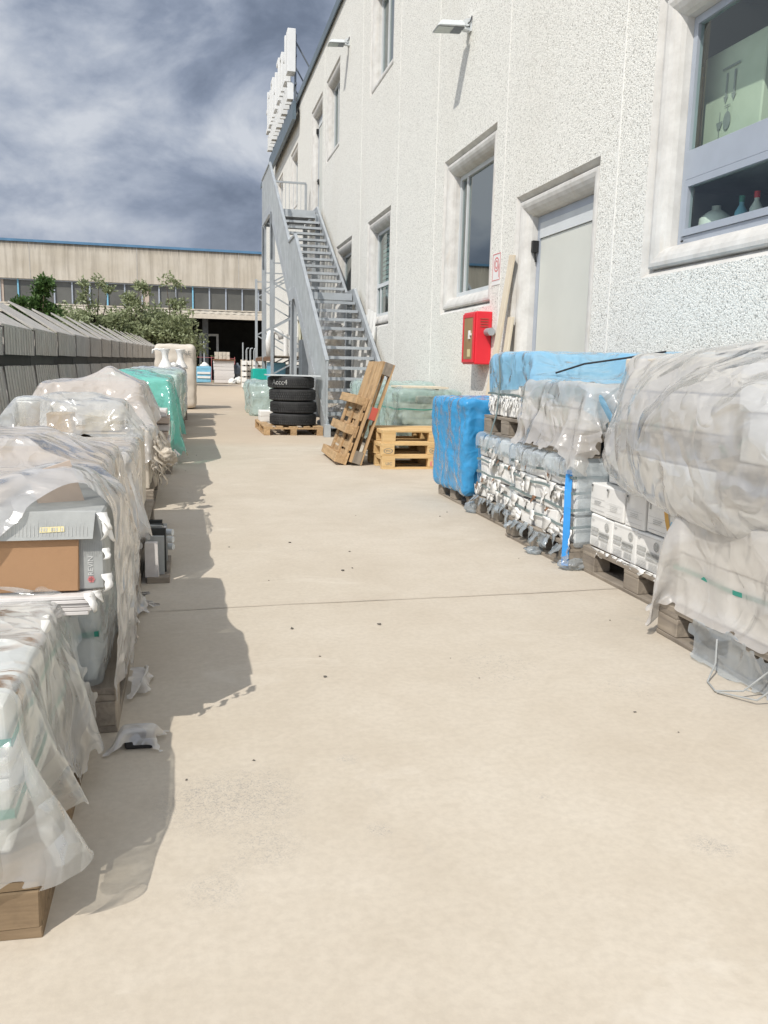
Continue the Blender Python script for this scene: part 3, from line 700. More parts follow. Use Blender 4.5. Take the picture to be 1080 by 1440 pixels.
# rooftop sign of white channel letters, seen almost edge on
def roofsign():
    t=thing('rooftop_sign',(3.35,30,ZR),'white raised letter sign on a steel frame standing on the roof edge','sign')
    fr=MB()
    for y in (27.8,29.2,30.6,32.,33.4,34.8): 
        fr.bar((3.42,y,ZR-.5),(3.42,y,ZR+1.9),.06); fr.bar((3.42,y,ZR+1.7),(4.4,y-.0,ZR+.15),.04)
    for z in (ZR-.1,ZR+.45,ZR+1.25): fr.bar((3.42,27.6,z),(3.42,35,z),.05)
    fr.build('frame','metald',t)
    MB().box(3.30,3.41,27.5,35.1,ZR-.62,ZR-.1).build('fascia','roofcap',t)
    # tall panel at the near end and rows of raised strokes
    MB().box(3.15,3.40,27.55,28.0,ZR+.75,ZR+1.98).build('letter','white',t,bevel=.01)
    def stroke(y0,y1,z0,z1): return MB().box(3.17,3.36,y0,y1,z0,z1)
    for i,(a,h,sh) in enumerate(((28.5,1.35,0),(29.5,1.2,1),(30.5,1.35,2),(31.5,1.2,0),(32.5,1.35,1),(33.5,1.2,2),(34.4,1.4,0))):
        m=stroke(a,a+.16,ZR+.75,ZR+.75+h)
        if sh==0: m.box(3.17,3.36,a+.165,a+.6,ZR+.75,ZR+.90); m.box(3.17,3.36,a+.165,a+.5,ZR+.75+h*.5,ZR+.89+h*.5)
        if sh==1: m.box(3.17,3.36,a+.50,a+.64,ZR+.75,ZR+.75+h); m.box(3.17,3.36,a+.165,a+.495,ZR+.75+h-.15,ZR+.75+h)
        if sh==2: m.box(3.17,3.36,a+.165,a+.6,ZR+.75+h-.15,ZR+.75+h); m.box(3.17,3.36,a+.165,a+.6,ZR+.75,ZR+.9)
        m.build('letter','white',t,bevel=.008)
    for i in range(13):
        a=27.75+i*.54; m=stroke(a,a+.09,ZR+.02,ZR+.5)
        if i%2: m.box(3.17,3.36,a+.095,a+.3,ZR+.40,ZR+.5)
        if i%3==0: m.box(3.17,3.36,a+.095,a+.3,ZR+.02,ZR+.11)
        m.build('letter','white',t)
roofsign()
# fire hose cabinet
def hose():
    y0,y1,z0,z1=9.66,10.13,1.18,1.80; xf=WX-.20
    t=thing('fire_hose_cabinet',(WX,(y0+y1)/2,z0),'red fire hose cabinet with an ochre front panel mounted on the wall','cabinet')
    MB().box(xf,WX,y0,y1,z0,z1).build('cabinet_body','red',t,bevel=.012,seg=2)
    MB().box(xf-.012,xf-.001,y0+.09,y1-.06,z0+.06,z1-.07).build('front_panel','ochre',t,bevel=.003)
    f=loops([(0,-.02),(0,0)],(0,1,0,1)); f=MB()
    for a,b,c,d in ((y0+.02,y0+.085,z0+.02,z1-.02),(y1-.055,y1-.01,z0+.02,z1-.02)): f.box(xf-.016,xf-.001,a,b,c,d)
    f.box(xf-.016,xf-.001,y0+.086,y1-.056,z1-.068,z1-.02); f.box(xf-.016,xf-.001,y0+.086,y1-.056,z0+.02,z0+.058)
    f.build('door_frame','red',t,bevel=.004)
    h=MB(); h.box(xf-.03,xf-.0125,y0+.16,y0+.20,z0+.30,z0+.40); h.box(xf-.03,xf-.0125,y0+.12,y0+.158,z0+.34,z0+.365); h.build('handle','white',t)
    s=MB(); s.box(xf-.0135,xf-.0125,y0+.15,y0+.26,z0+.09,z0+.18); s.build('sticker','yellowlab',t)
    lv=MB()
    for k in range(4): lv.box(xf+.05,xf+.15,y0-.008,y0-.001,z1-.09-.03*k,z1-.085-.03*k)
    lv.build('louvre','rust',t)
    p=MB(); p.tube([(xf+.14,y0-.001,z1-.24),(xf+.14,y0-.15,z1-.24)],.045,18); p.build('pipe_stub','metal',t,smooth=False)
    s=thing('fire_hose_sign',(WX,9.6,2.1),'small faded red and white fire hose sign on the wall behind a leaning board','sign')
    MB().box(WX-.006,WX-.001,9.45,9.72,2.10,2.46).build('plate','white',s)
    g=MB(); X=WX-.0075
    def q(a,b,c,d): g.box(X-.001,X,a,b,c,d)
    q(9.46,9.71,2.445,2.455); q(9.70,9.71,2.16,2.443); q(9.46,9.47,2.16,2.443); q(9.46,9.71,2.15,2.158)
    for r in (.085,.05):
        for k in range(20):
            a=6.283*k/20; a2=6.283*(k+1)/20
            g.add([(X,9.585+r*math.cos(a),2.33+r*math.sin(a)),(X,9.585+r*math.cos(a2),2.33+r*math.sin(a2)),(X,9.585+(r-.018)*math.cos(a2),2.33+(r-.018)*math.sin(a2)),(X,9.585+(r-.018)*math.cos(a),2.33+(r-.018)*math.sin(a))],[(0,1,2,3)])
    q(9.49,9.505,2.18,2.33); g.build('pictogram','redl',s)
hose()
for (yb,yt,zt,w_,xb,lab) in ((9.30,9.03,2.37,.13,3.30,'tall pale plank leaning on the wall beside the red cabinet'),(9.03,8.98,1.70,.13,3.36,'short pale plank end leaning on the wall by the grey door')):
    t=thing('leaning_board',(xb,yb,0),lab,'board')
    MB().bar((xb,yb,.0),(WX-.03,yt,zt),w_,.03,up=(1,0,0)).build('plank','woodboard',t,bevel=.003)

# ------------------------------------------------------------------ steel staircase
def stairs():
    xl,xr=2.20,3.42; t=thing('steel_staircase',(2.8,13.4,0),'grey galvanised open tread staircase climbing along the white wall to an upper door','staircase')
    ya,za=13.45,0.; n1=14; r1=2.62/n1; g1=4.15/(n1-1); n2=13; r2=(5.16-2.62)/n2; yl0=ya+g1*(n1-1); yl1=18.55; g2=(22.95-yl1)/(n2-1)
    tr=[]
    for i in range(n1-1): tr.append((ya+g1*i,(i+1)*r1))
    for i in range(n2-1): tr.append((yl1+g2*i,2.62+(i+1)*r2))
    for i,(y,z) in enumerate(tr):
        m=MB(); m.box(xl+.05,xr-.05,y-.005,y+.02,z-.055,z); m.box(xl+.05,xr-.05,y+.25,y+.265,z-.04,z-.004); m.box(xl+.05,xl+.062,y+.022,y+.248,z-.04,z-.002); m.box(xr-.062,xr-.05,y+.022,y+.248,z-.04,z-.002)
        a=m.build('tread','metal',t)
        b=MB()
        for k in range(11): b.box(xl+.065,xr-.065,y+.028+k*.0205,y+.036+k*.0205,z-.034,z-.004)
        for k in range(24): b.box(xl+.09+k*.044,xl+.094+k*.044,y+.023,y+.247,z-.030,z-.012)
        b.build('grating','grate',a)
    for nm,y0_,y1_,z in (('landing',yl0,yl1,2.62),('landing',22.95,25.15,5.16)):
        m=MB(); m.box(xl+.05,xr-.05,y0_,y0_+.03,z-.14,z); m.box(xl+.05,xr-.05,y1_-.03,y1_,z-.14,z)
        a=m.build(nm,'metal',t); b=MB()
        q=int((y1_-y0_-.07)/.04)
        for k in range(q): b.box(xl+.06,xr-.06,y0_+.04+k*.04,y0_+.046+k*.04,z-.035,z-.003)
        for k in range(24): b.box(xl+.08+k*.046,xl+.085+k*.046,y0_+.032,y1_-.032,z-.05,z-.036)
        b.build('grating','grate',a)
    top=lambda y: None
    for x,sx in ((xl,-1),(xr,1)):
        m=MB(); d=.24; w2=.05
        A=(ya-.30,.10+.02); 
        pl=[(ya-.12,.0),(ya-.12,.16),(yl0-.05,2.62+.10),(yl1-.05,2.62+.10),(22.9,5.16+.10),(25.15,5.26),(25.15,5.26-d),(22.98,5.26-d),(yl1+.03,2.72-d),(yl0+.03,2.72-d),(ya+.22,.0)]
        m.prism(pl,lambda a,b:(x-.03,a,b),lambda a,b:(x+.03,a,b)); m.build('stringer','metal',t,bevel=.004)
    # left guard rail of closely set flat bars
    xg=xl-.02
    def nos(y):
        if y<yl0: return (y-ya)/g1*r1+r1*.6
        if y<yl1: return 2.62
        if y<22.95: return 2.62+(y-yl1)/g2*r2+r2*.6
        return 5.16
    pts=[(ya-.04,1.22),(yl0-.12,nos(yl0-.12)+1.08)]; 
    m=MB(); m.bar((xg,ya-.06,1.20),(xg,yl0-.06,3.72),.06,.05); m.bar((xg,yl0-.06,3.72),(xg,yl1+.02,3.72),.06,.05); m.bar((xg,yl1+.02,3.74),(xg,22.9,6.24),.06,.05); m.bar((xg,22.9,6.26),(xg,25.15,6.28),.06,.05); m.build('handrail','metal',t,bevel=.006)
    k=0; y=ya-.03
    bm_=MB()
    segs=[(ya-.03,yl0-.08,1.2,3.70,.20,2.72),(yl0-.02,yl1,3.70,3.70,2.68,2.68),(yl1+.06,22.88,3.74,6.22,2.72,5.24),(22.98,25.1,6.24,6.26,5.22,5.22)]
    for a,b,ta,tb,ba,bb in segs:
        n=max(2,int((b-a)/.11))
        for i in range(n+1):
            f=i/n; yy=a+(b-a)*f; zt=ta+(tb-ta)*f; zb=ba+(bb-ba)*f
            bm_.box(xg-.014,xg+.014,yy-.004,yy+.004,zb-.0,zt-.02)
    o=bm_.build('baluster','metal',t); o['kind']='stuff'
    pp=MB()
    for yy,zb,zt in ((ya-.05,0.,1.2),(15.4,.95,2.42),(yl0-.07,2.5,3.7),(yl1+.03,2.5,3.72),(20.7,3.75,5.0),(22.93,5.,6.25),(25.12,5.,6.27)):
        MB().bar((xg,yy,zb),(xg,yy,zt),.055,.03).build('rail_post','metal',t)
    # far guard of the top landing
    m=MB(); m.bar((xg,25.12,6.27),(xr,25.12,6.27),.05); m.bar((xr,25.12,5.16),(xr,25.12,6.25),.05); m.build('handrail','metal',t)
    m=MB()
    for k in range(11): m.bar((xl+.08+k*.11,25.12,5.2),(xl+.08+k*.11,25.12,6.25),.012)
    m.build('baluster','metal',t)
    for (x,y,z) in ((xl+.02,18.1,2.48),(xr-.02,18.1,2.48),(xl+.0,22.5,5.0),(xr-.05,22.5,5.0),(xl+.0,24.9,5.0),(xr-.05,24.9,5.0)):
        m=MB(); m.box(x-.06,x-.052,y-.07,y+.07,.012,z); m.box(x+.052,x+.06,y-.07,y+.07,.012,z); m.box(x-.051,x+.051,y-.004,y+.004,.012,z); m.box(x-.12,x+.12,y-.12,y+.12,0,.012); m.build('column','metal',t)
    m=MB(); m.box(xg-.05,xg+.05,ya-.18,ya-.08,0,.20); m.build('foot','metal',t)
stairs()
# ------------------------------------------------------------------ boundary fence on the left
def fence():
    p0=Vector((-2.49,6.0,0)); d=Vector((.0335,1,0)).normalized(); nrm=Vector((d.y,-d.x,0)); L=1.9
    t=thing('fence',(-2.3,12,0),'grey corrugated fibre cement fence with tilted coping sheets along the yard','fence')
    def pt(s,o,z): q=p0+d*s+nrm*o; return (q.x,q.y,z)
    for i in range(19):
        s0=i*L; s1=s0+L; zb=.0; up=.0105*(s0-5.7)
        zt=1.52+up; zm0=1.02+up*.5; zm1=1.17+up*.6
        def corr(sa,sb,za,zb_,o,amp,n,tilt=0,th=.012):
            m=MB(); q=n*4
            for k in range(q+1):
                s=sa+(sb-sa)*k/q; w=o+amp*(1,1,-1,-1)[k%4]; s=sa+(sb-sa)*min(1,(k//4*4+(0,2.5,2.9,3.6)[k%4])/q)
                j0=.012*math.sin(i*3+k*.9); 
                m.v+=[pt(s,w+tilt,za),pt(s,w,zb_+j0*.4),pt(s,w-th,zb_+j0*.4),pt(s,w-th+tilt,za)]
            for k in range(q):
                for e in range(4):
                    a=k*4+e; b=k*4+(e+1)%4; m.f.append((a,a+4,b+4,b))
            return m
        corr(s0+.05,s1-.06,-.0,zm0,.0,.026,11,.10).build('lower_sheet','fence',t)
        corr(s0+.05,s1-.06,zm1,zt,.02,.024,11,.0).build('upper_sheet','fence',t)
        m=MB(); m.bar(pt(s0+.02,-.05,(zm0+zm1)/2),pt(s1-.02,-.05,(zm0+zm1)/2),.04,zm1-zm0+.10); m.build('dark_band','dark',t)  # near-black bar forms the dark band between lower and upper sheets
        m=MB(); m.bar(pt(s0,-.06,0),pt(s0,-.06,zt-.03),.07); m.build('post','dark',t)
        # coping sheet rising away from the yard, its far end hanging lower
        m=MB(); tk=.035; dz=R(-.02,.02)
        a=[pt(s0-.02,.03,zt+.0),pt(s1-.10,.03,zt-.01),pt(s1-.06,-.72,zt+.41+dz),pt(s0+.05,-.74,zt+.475+dz)]
        b=[(x,y,z+tk) for x,y,z in a]
        m.add(a+b,[(3,2,1,0),(4,5,6,7),(0,1,5,4),(1,2,6,5),(2,3,7,6),(3,0,4,7)])
        m.build('coping_sheet','fence',t,bevel=.004)
fence()
# verge behind the fence
def verge():
    m=MB(); m.add([(-60,4,.004),(-2.8,4,.004),(-1.6,58,.004),(-60,58,.004)],[(0,1,2,3)])
    props(m.build('verge',plain('dry_soil',(.24,.20,.13),.95,.25,3)),kind='structure')
verge()
# ------------------------------------------------------------------ industrial hall closing the yard
def hall():
    Y=62.; x0,x1=-34.,26.
    t=thing('industrial_hall',(0,Y,0),'long weathered concrete hall with a strip of grimy windows at the end of the yard','building')
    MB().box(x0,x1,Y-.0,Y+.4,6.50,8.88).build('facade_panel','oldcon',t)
    for i in range(9):
        x=x0+3.2+i*6.9
        MB().box(x-.02,x+.02,Y-.012,Y+.05,6.5,8.88).build('panel_joint','fence',t)
    MB().box(x0-.1,x1+.1,Y-.10,Y+.5,8.881,9.04).build('roof_flashing','bluecap',t)
    MB().box(x0,x1,Y+.3,Y+.34,4.95,6.50).build('window_strip','farglass',t)
    MB().box(x0,x1,Y+.12,Y+.30,4.86,4.95).build('sill','oldcon',t)
    m=MB(); n=0
    x=x0+.4
    xs=[]
    x=-34.98+1.145*1
    while x<x1: xs.append(x); x+=1.145
    for k,x in enumerate(xs): MB().box(x-.045,x+.045,Y+.19,Y+.297,4.952,6.498).build('mullion','alu' if k%5 else 'bluecrate',t)
    MB().box(x0,x1,Y+.2,Y+.296,6.42,6.498).build('head_rail','alu',t)
    for x in (-12.4,-3.0,): MB().box(x,x+.55,Y+.262,Y+.298,4.96,6.42).build('blind','tileb',t)
    # canopy of corrugated sheet over the open bay
    m=MB(); nq=240
    for k in range(nq+1):
        xx=x0+(x1-x0)*k/nq; dz=.035*(k%2)
        m.v+=[(xx,Y+.12,4.80+dz),(xx,Y-2.4,4.50+dz)]
    m.f=[(2*k,2*k+1,2*k+3,2*k+2) for k in range(nq)]; m.build('canopy_sheet','oldcon',t)
    MB().box(x0,x1,Y-2.44,Y-2.38,4.18,4.50).build('canopy_fascia','stone',t)
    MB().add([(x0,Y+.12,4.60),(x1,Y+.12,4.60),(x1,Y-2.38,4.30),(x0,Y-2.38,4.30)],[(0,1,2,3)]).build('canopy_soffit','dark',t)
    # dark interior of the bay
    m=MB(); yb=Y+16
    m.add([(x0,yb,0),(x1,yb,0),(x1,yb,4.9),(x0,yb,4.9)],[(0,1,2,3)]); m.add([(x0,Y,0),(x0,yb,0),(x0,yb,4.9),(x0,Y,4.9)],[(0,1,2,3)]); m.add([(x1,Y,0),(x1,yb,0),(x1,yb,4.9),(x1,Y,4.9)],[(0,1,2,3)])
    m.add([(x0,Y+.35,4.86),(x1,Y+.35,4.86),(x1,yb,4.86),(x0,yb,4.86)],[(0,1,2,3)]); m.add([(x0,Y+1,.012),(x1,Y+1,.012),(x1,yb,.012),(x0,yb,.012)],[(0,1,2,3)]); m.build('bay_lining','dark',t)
    for x in (-20,-12,-4.5,1.35,8.,15.): MB().box(x-.2,x+.2,Y+.1,Y+.5,0,4.85).build('column','metald',t)
    f=MB(); xa,xb=.95,2.35
    for a,b,c,d in ((xa,xa+.16,0,3.35),(xb-.16,xb,0,3.35),(xa+.165,xb-.165,3.18,3.34)): f.box(a,b,Y+2.5,Y+2.62,c,d)
    f.build('door_frame','metal',t)
    MB().add([(x0,Y+.4,9.03),(x1,Y+.4,9.03),(x1,Y+30,9.6),(x0,Y+30,9.6)],[(0,1,2,3)]).build('roof','oldcon',t)
hall()
# ------------------------------------------------------------------ shrubs beyond the fence
def tree(name,loc,h,wd,n,leaf,mat,label,seed,lean=0,lobes=9,cat='tree',group=None,ww=.0):
    rng=random.Random(seed); t=thing(name,loc,label,cat,group)
    br=MB(); tips=[]
    for k in range(lobes):
        a=rng.uniform(0,6.28); r=wd*rng.uniform(.15,.85); z=h*rng.uniform(.35,.98)
        tips.append((Vector((math.cos(a)*r+lean*z,math.sin(a)*r*.8,z)),wd*rng.uniform(.20,.42)))
    br.tube([(0,0,0),(.06*wd,0,h*.2),(lean*h*.3,.05,h*.42)],[.07*h/3,.055*h/3,.04*h/3],7)
    for p,_ in tips: br.tube([(lean*h*.12,0,h*.24),p*.55+Vector((0,0,h*.13)),p],[.03*h/3,.02*h/3,.006],5)
    br.build('trunk','bark',t,local=True)
    m=MB()
    for _ in range(n):
        c,r=tips[rng.randrange(len(tips))]
        d=Vector((rng.gauss(0,1),rng.gauss(0,1),rng.gauss(0,.8)))
        d.normalize(); p=c+d*r*(rng.random()**.45)*rng.choice((1,1,1,1.25))
        if p.z<h*.06: continue
        # a sprig: three slim leaves on a twig
        ax=Vector((rng.gauss(0,1),rng.gauss(0,1),rng.gauss(.5,.8))).normalized()
        for q in range(3):
            u=(ax+Vector((rng.gauss(0,.6),rng.gauss(0,.6),rng.gauss(0,.6)))).normalized(); s=u.orthogonal().normalized()
            s=(Matrix.Rotation(rng.uniform(0,6.28),3,u)@s)
            L=leaf*rng.uniform(.7,1.4); o=p+ax*leaf*.5*q
            m.add([o,o+u*L*.5+s*L*.22,o+u*L,o+u*L*.5-s*L*.22],[(0,1,2,3)])
    m.build('crown',mat,t,local=True)
    return t
tree('olive_tree',(-1.6,46,0),3.5,2.4,4000,.19,'leafolive','loose sage green tree spreading over the far end of the fence, rightmost of the trees',3,lobes=24,group='trees behind the fence')
tree('olive_tree',(-3.9,44,0),3.2,2.1,3800,.18,'leafolive','low bushy sage green tree in the middle of the row behind the fence',8,lobes=17,group='trees behind the fence')
tree('olive_tree',(-6.0,47,0),3.3,2.0,2600,.19,'leafolive','sage green tree half hidden by the coping sheets, left of the middle bushy tree',21,lobes=13,group='trees behind the fence')
for i,(x,h,s,lab) in enumerate(((-.55,5.4,31,'slender feathery sapling rising in front of the window strip, tallest one'),(-2.6,5.3,37,'thin wispy sapling against the grimy window strip, in the middle of the tree row'),(-4.4,5.3,43,'sparse pale sapling against the windows above the left part of the tree row'))):
    tree('sapling',(x,45.2,0),h,.85,560,.17,'leafolive',lab,s,lobes=14,group='saplings behind the fence')
tree('dark_shrub',(-4.05,25.5,0),3.25,.62,1500,.13,'leafdark','dark leafy shrub standing up behind the near coping sheets',14,lobes=10)
tree('dark_shrub',(-4.95,27,0),2.75,.40,420,.13,'leafdark','small dark shrub poking above the coping sheets, lower than its neighbour',15,lobes=6)
def weeds():
    m=MB()
    for _ in range(900):
        x=R(-1.2,3.2); y=R(54.6,55.6); h=R(.03,.12); a=R(0,6)
        m.add([(x,y,0),(x+.03*math.cos(a),y+.03*math.sin(a),0),(x+R(-.03,.03),y,h)],[(0,1,2)])
    o=m.build('grass','grass',loc=(1,55,0)); props(o,'thin strip of dry yellowish grass where the yard meets the hall','grass',kind='stuff')
weeds()

# ------------------------------------------------------------------ pallets
def make_pallet(loc,label,mat='woodold',rz=0,L=1.2,W=.8,group='wooden pallets',rnd=.0):
    """long side along local X; origin at the middle of the base"""
    t=thing('wooden_pallet',loc,label,'pallet',group,rz)
    z=0
    m=[]
    for y in (-W/2+.05,0,W/2-.05):
        MB().box(-L/2,L/2,y-.05,y+.05,0,.020,None,rnd).build('runner',mat,t,local=True,bevel=.002)
    for y in (-W/2+.05,0,W/2-.05):
        for x in (-L/2+.0725,0,L/2-.0725):
            MB().box(x-.0725,x+.0725,y-.0495,y+.0495,.0205,.0985,None,rnd*.4).build('block',mat,t,local=True,bevel=.003)
    s=MB()
    for x in (-L/2+.0725,0,L/2-.0725): s.box(x-.072,x+.072,-W/2,W/2,.099,.1205,None,rnd*.5)
    s.build('cross_board',mat,t,local=True,bevel=.002)
    for y,w in ((-W/2+.0725,.145),(-W/4+.02,.10),(0,.145),(W/4-.02,.10),(W/2-.0725,.145)):
        MB().box(-L/2,L/2,y-w/2,y+w/2,.121,.1435,None,rnd).build('deck_board',mat,t,local=True,bevel=.002)
    return t
def relook(root,mat):
    for c in root.children:
        if c.type=='MESH':
            c.data=c.data.copy(); c.data.materials.clear(); c.data.materials.append(M[mat])
# three fresh pallets in a stack (writing on the blocks)
P0=make_pallet((2.70,9.42,0),'fresh yellow pine pallet at the bottom of the stack of three','woodnew',rnd=.002)
P1=dup(P0,(2.685,9.43,.1445),.015,'fresh yellow pine pallet in the middle of the stack of three')
P2=dup(P0,(2.71,9.43,.289),-.012,'fresh yellow pine pallet on top of the stack of three')
def stamps():
    def oval(par,x,z,w,h):
        m=MB()
        for k in range(20):
            a,b=6.283*k/20,6.283*(k+1)/20
            pts=[(x+w*math.cos(q)*s,-.4008,z+h*math.sin(q)*s) for q,s in ((a,1),(b,1),(b,.84),(a,.84))]; m.add(pts,[(0,1,2,3)])
        m.build('stamp','ink',par,local=True)
    for x in (-.5275,.0,.5275):
        oval(P1,x,.06,.052,.030)
        text('lettering','EPAL',.026,(0,0,0),(1,0,0),(0,0,1),'ink',None).location=(0,0,0)
        o=bpy.data.objects[-1] if False else [q for q in COL.objects if q.name.startswith('lettering')][-1]
        o.parent=P1; o.location=(x,-.401,.06)
    o=text('lettering','UIC',.045,(0,0,0),(1,0,0),(0,0,1),'ink',None); o.parent=P0; o.location=(-.5275,-.401,.06)
    m=MB(); m.box(-.045,.045,-.4015,-.4008,.035,.04); m.box(-.045,.045,-.4015,-.4008,.082,.087); m.box(-.05,-.03,-.4015,-.4008,.041,.081); s=m.build('stamp','redl',P0,local=True); s.location=(0,0,0)
stamps()
# two old pallets leaning: one shows its runners, one stands on end behind it
M['redblock']=plain('faded_red_paint',(.50,.10,.07),.7,.15,9)
LP=make_pallet((1.80,10.02,.0),'weathered brown pallet leaning on its long side with three runners facing out','woodold',rnd=.003)
a=math.radians(71); s_,c_=math.sin(a),math.cos(a)
LP.rotation_euler=Matrix(((.03,c_,s_),(1,0,0),(0,s_,-c_))).to_euler(); LP.location=(1.775,10.02,.4*s_+.1445*c_)
LQ=dup(LP,(1.935+.6*math.cos(math.radians(72)),9.76,.6*math.sin(math.radians(72))),None,'darker pallet standing on end, tilted back behind the weathered brown one')
a=math.radians(72); s_,c_=math.sin(a),math.cos(a)
LQ.rotation_euler=Matrix(((c_,0,-s_),(0,1,0),(s_,0,c_))).to_euler()
for ch in LQ.children:
    if ch.name.startswith(('block','runner','cross')):
        ch.data=ch.data.copy(); ch.data.materials.clear(); ch.data.materials.append(M['woodold' if ch.name.startswith('runner') else 'woodgrey'])
rb=[ch for ch in LQ.children if ch.name.startswith('block')][1]
rb.data.materials.clear(); rb.data.materials.append(M['redblock']); rb['label']='red painted block'
# ------------------------------------------------------------------ generic goods
def pack(x0,x1,y0,y1,z0,z1,mat,label,group,cat='pack',jit=.006,bevel=.008,name='paper_pack'):
    m=MB().box(x0,x1,y0,y1,z0,z1,None,jit)
    o=m.build(name,mat,None,((x0+x1)/2,(y0+y1)/2,z0),bevel=bevel,seg=2)
    return props(o,label,cat,group)
def packs(x0,x1,ys,zs,mat,label,group,cat='pack',gap=.005,name='paper_pack',jit=.005,xj=.012,skip=0):
    for z0,z1 in zip(zs[:-1],zs[1:]):
        for y0,y1 in zip(ys[:-1],ys[1:]):
            if random.random()<skip: continue
            pack(x0+R(-xj,xj),x1,y0+gap,y1-gap,z0+.002,z1-.003,mat,label,group,cat,jit,name=name)
def lin(a,b,n): return [a+(b-a)*i/n for i in range(n+1)]
def strap(x0,x1,y0,y1,z,mat,label,h=.014,group='straps round the loads',slope=0):
    m=MB(); e=.012
    for a,b in (((x0-e,y0-e),(x1+e,y0-e)),((x1+e,y0-e),(x1+e,y1+e)),((x1+e,y1+e),(x0-e,y1+e)),((x0-e,y1+e),(x0-e,y0-e))):
        n=10
        pts=[(a[0]+(b[0]-a[0])*i/n,a[1]+(b[1]-a[1])*i/n,z+slope*(a[1]+(b[1]-a[1])*i/n-y0)+.006*math.sin(i*1.3)) for i in range(n+1)]
        nx,ny=(b[1]-a[1]),-(b[0]-a[0]); L=math.hypot(nx,ny); nx/=L; ny/=L
        vs=[(x,y,zz-h/2) for x,y,zz in pts]+[(x,y,zz+h/2) for x,y,zz in pts]+[(x+nx*.0015,y+ny*.0015,zz-h/2) for x,y,zz in pts]+[(x+nx*.0015,y+ny*.0015,zz+h/2) for x,y,zz in pts]
        q=n+1; fs=[]
        for i in range(n): fs+=[(i,i+1,q+i+1,q+i),(2*q+i,3*q+i,3*q+i+1,2*q+i+1),(i,2*q+i,2*q+i+1,i+1),(q+i,q+i+1,3*q+i+1,3*q+i)]
        m.add(vs,fs)
    props(m.build('strap',mat,None,((x0+x1)/2,(y0+y1)/2,z)),label,'strap',group)
def shreds(name,spots,mat,label,seed=0,wid=(.02,.06),ln=(.06,.20),curl=.05,cat='torn paper',nrm=(-1,0,0),parent=None):
    """ragged strips of paper hanging from points on a face"""
    rng=random.Random(seed); m=MB(); n_=Vector(nrm); side=Vector((0,0,1)).cross(n_)
    for sp in spots:
        p=Vector(sp); L=rng.uniform(*ln); w=rng.uniform(*wid); q=6; sw=rng.uniform(-.4,.4); cu=rng.uniform(.1,1)*curl; vs=[]; tw=rng.uniform(-1,1)
        for i in range(q+1):
            f=i/q; hw=w*.5*(1-.75*f**1.5)*(1+rng.uniform(-.35,.35))
            c=p+Vector((0,0,-L*f*(1-.25*f*cu/curl)))+n_*(.006+cu*math.sin(f*2.6)*(.3+f)+rng.uniform(0,.006))+side*(sw*L*f*f)
            o=n_*(tw*hw*.6*f)
            vs+=[c-side*hw-o,c+side*hw+o]
        m.add(vs,[(2*i,2*i+1,2*i+3,2*i+2) for i in range(q)])
    loc=Vector(spots[0]); o=m.build(name,mat,parent,None if parent is not None else loc,smooth=True)
    s=o.modifiers.new('t','SOLIDIFY'); s.thickness=.0012
    if parent is None: props(o,label,cat,kind='stuff')
    return o
def crumple(name,c,r,mat,label,seed=0,sq=(1,1,.8),cat='plastic scrap',amp=.35,group=None):
    m=MB(); nu,nv=26,16
    for j in range(nv+1):
        for i in range(nu):
            a=6.283*i/nu; b=math.pi*j/nv-math.pi/2
            d=Vector((math.cos(a)*math.cos(b),math.sin(a)*math.cos(b),math.sin(b)))
            k=1+amp*(noise.noise(d*2.3+Vector((seed*3.,seed,0)))+1.1*(.4-abs(noise.noise(d*4+Vector((seed,0,seed*2.))))))
            m.v.append((c[0]+d.x*r*k*sq[0],c[1]+d.y*r*k*sq[1],max(.004,c[2]+d.z*r*k*sq[2])))
    for j in range(nv):
        for i in range(nu): m.f.append((j*nu+i,j*nu+(i+1)%nu,(j+1)*nu+(i+1)%nu,(j+1)*nu+i))
    o=m.build(name,mat,None,(c[0],c[1],0),smooth=True); return props(o,label,cat,group)
def tear(o,pred):
    import bmesh
    b=bmesh.new(); b.from_mesh(o.data); L=wloc(o)
    dl=[f for f in b.faces if pred(f.calc_center_median()+L)]
    bmesh.ops.delete(b,geom=dl,context='FACES'); b.to_mesh(o.data); b.free()
nz=lambda p,s=1.,k=0: noise.noise(Vector((p[0]*s+k*5.1,p[1]*s+k*2.3,p[2]*s+k*7.7)))
PW=dict(mat='woodgrey')
def pal(x0,x1,y0,y1,z,label,mat='woodgrey',group='pallets under the covered loads'):
    return make_pallet(((x0+x1)/2,(y0+y1)/2,z),label,mat,math.pi/2,y1-y0,x1-x0,group,.003)

# ================================================================== LEFT ROW
# --- first load: bundled packs under clear film
pal(-1.35,-.29,1.57,2.42,0,'rotten fibrous pallet under the nearest load of the left row','straw')
packs(-.80,-.345,lin(1.62,2.36,4),[.146,.305,.462],'offwhite','dusty white paper pack in the nearest film covered bundle of the left row','packs in the nearest left bundle')
packs(-1.28,-.81,lin(1.62,2.36,2),[.146,.305,.462],'offwhite','white pack at the fence side of the nearest left bundle','packs behind the nearest left bundle')
strap(-1.28,-.345,1.62,2.36,.24,'strapg','green strap low around the nearest white bundle of the left row',.02)
strap(-1.28,-.345,1.62,2.36,.385,'strapg','green strap higher up around the nearest white bundle of the left row',.016)
b1=[(-1.29,-.335,1.61,2.37,0,.465),(-1.37,-.28,1.56,2.43,0,.135),(-1.4,-.25,2.40,3.9,0,.80)]
def f1(P,t,u,v,dt):
    m=(P[...,2]<.30); P[...,0]+=np.where(m&(P[...,0]>-.36),.9*dt*dt*np.sin(v*17)*1.5,0)
    P[...,2]+=np.where((u>.9)&(t>.5),1.2*dt*dt*np.sin(v*23),0)
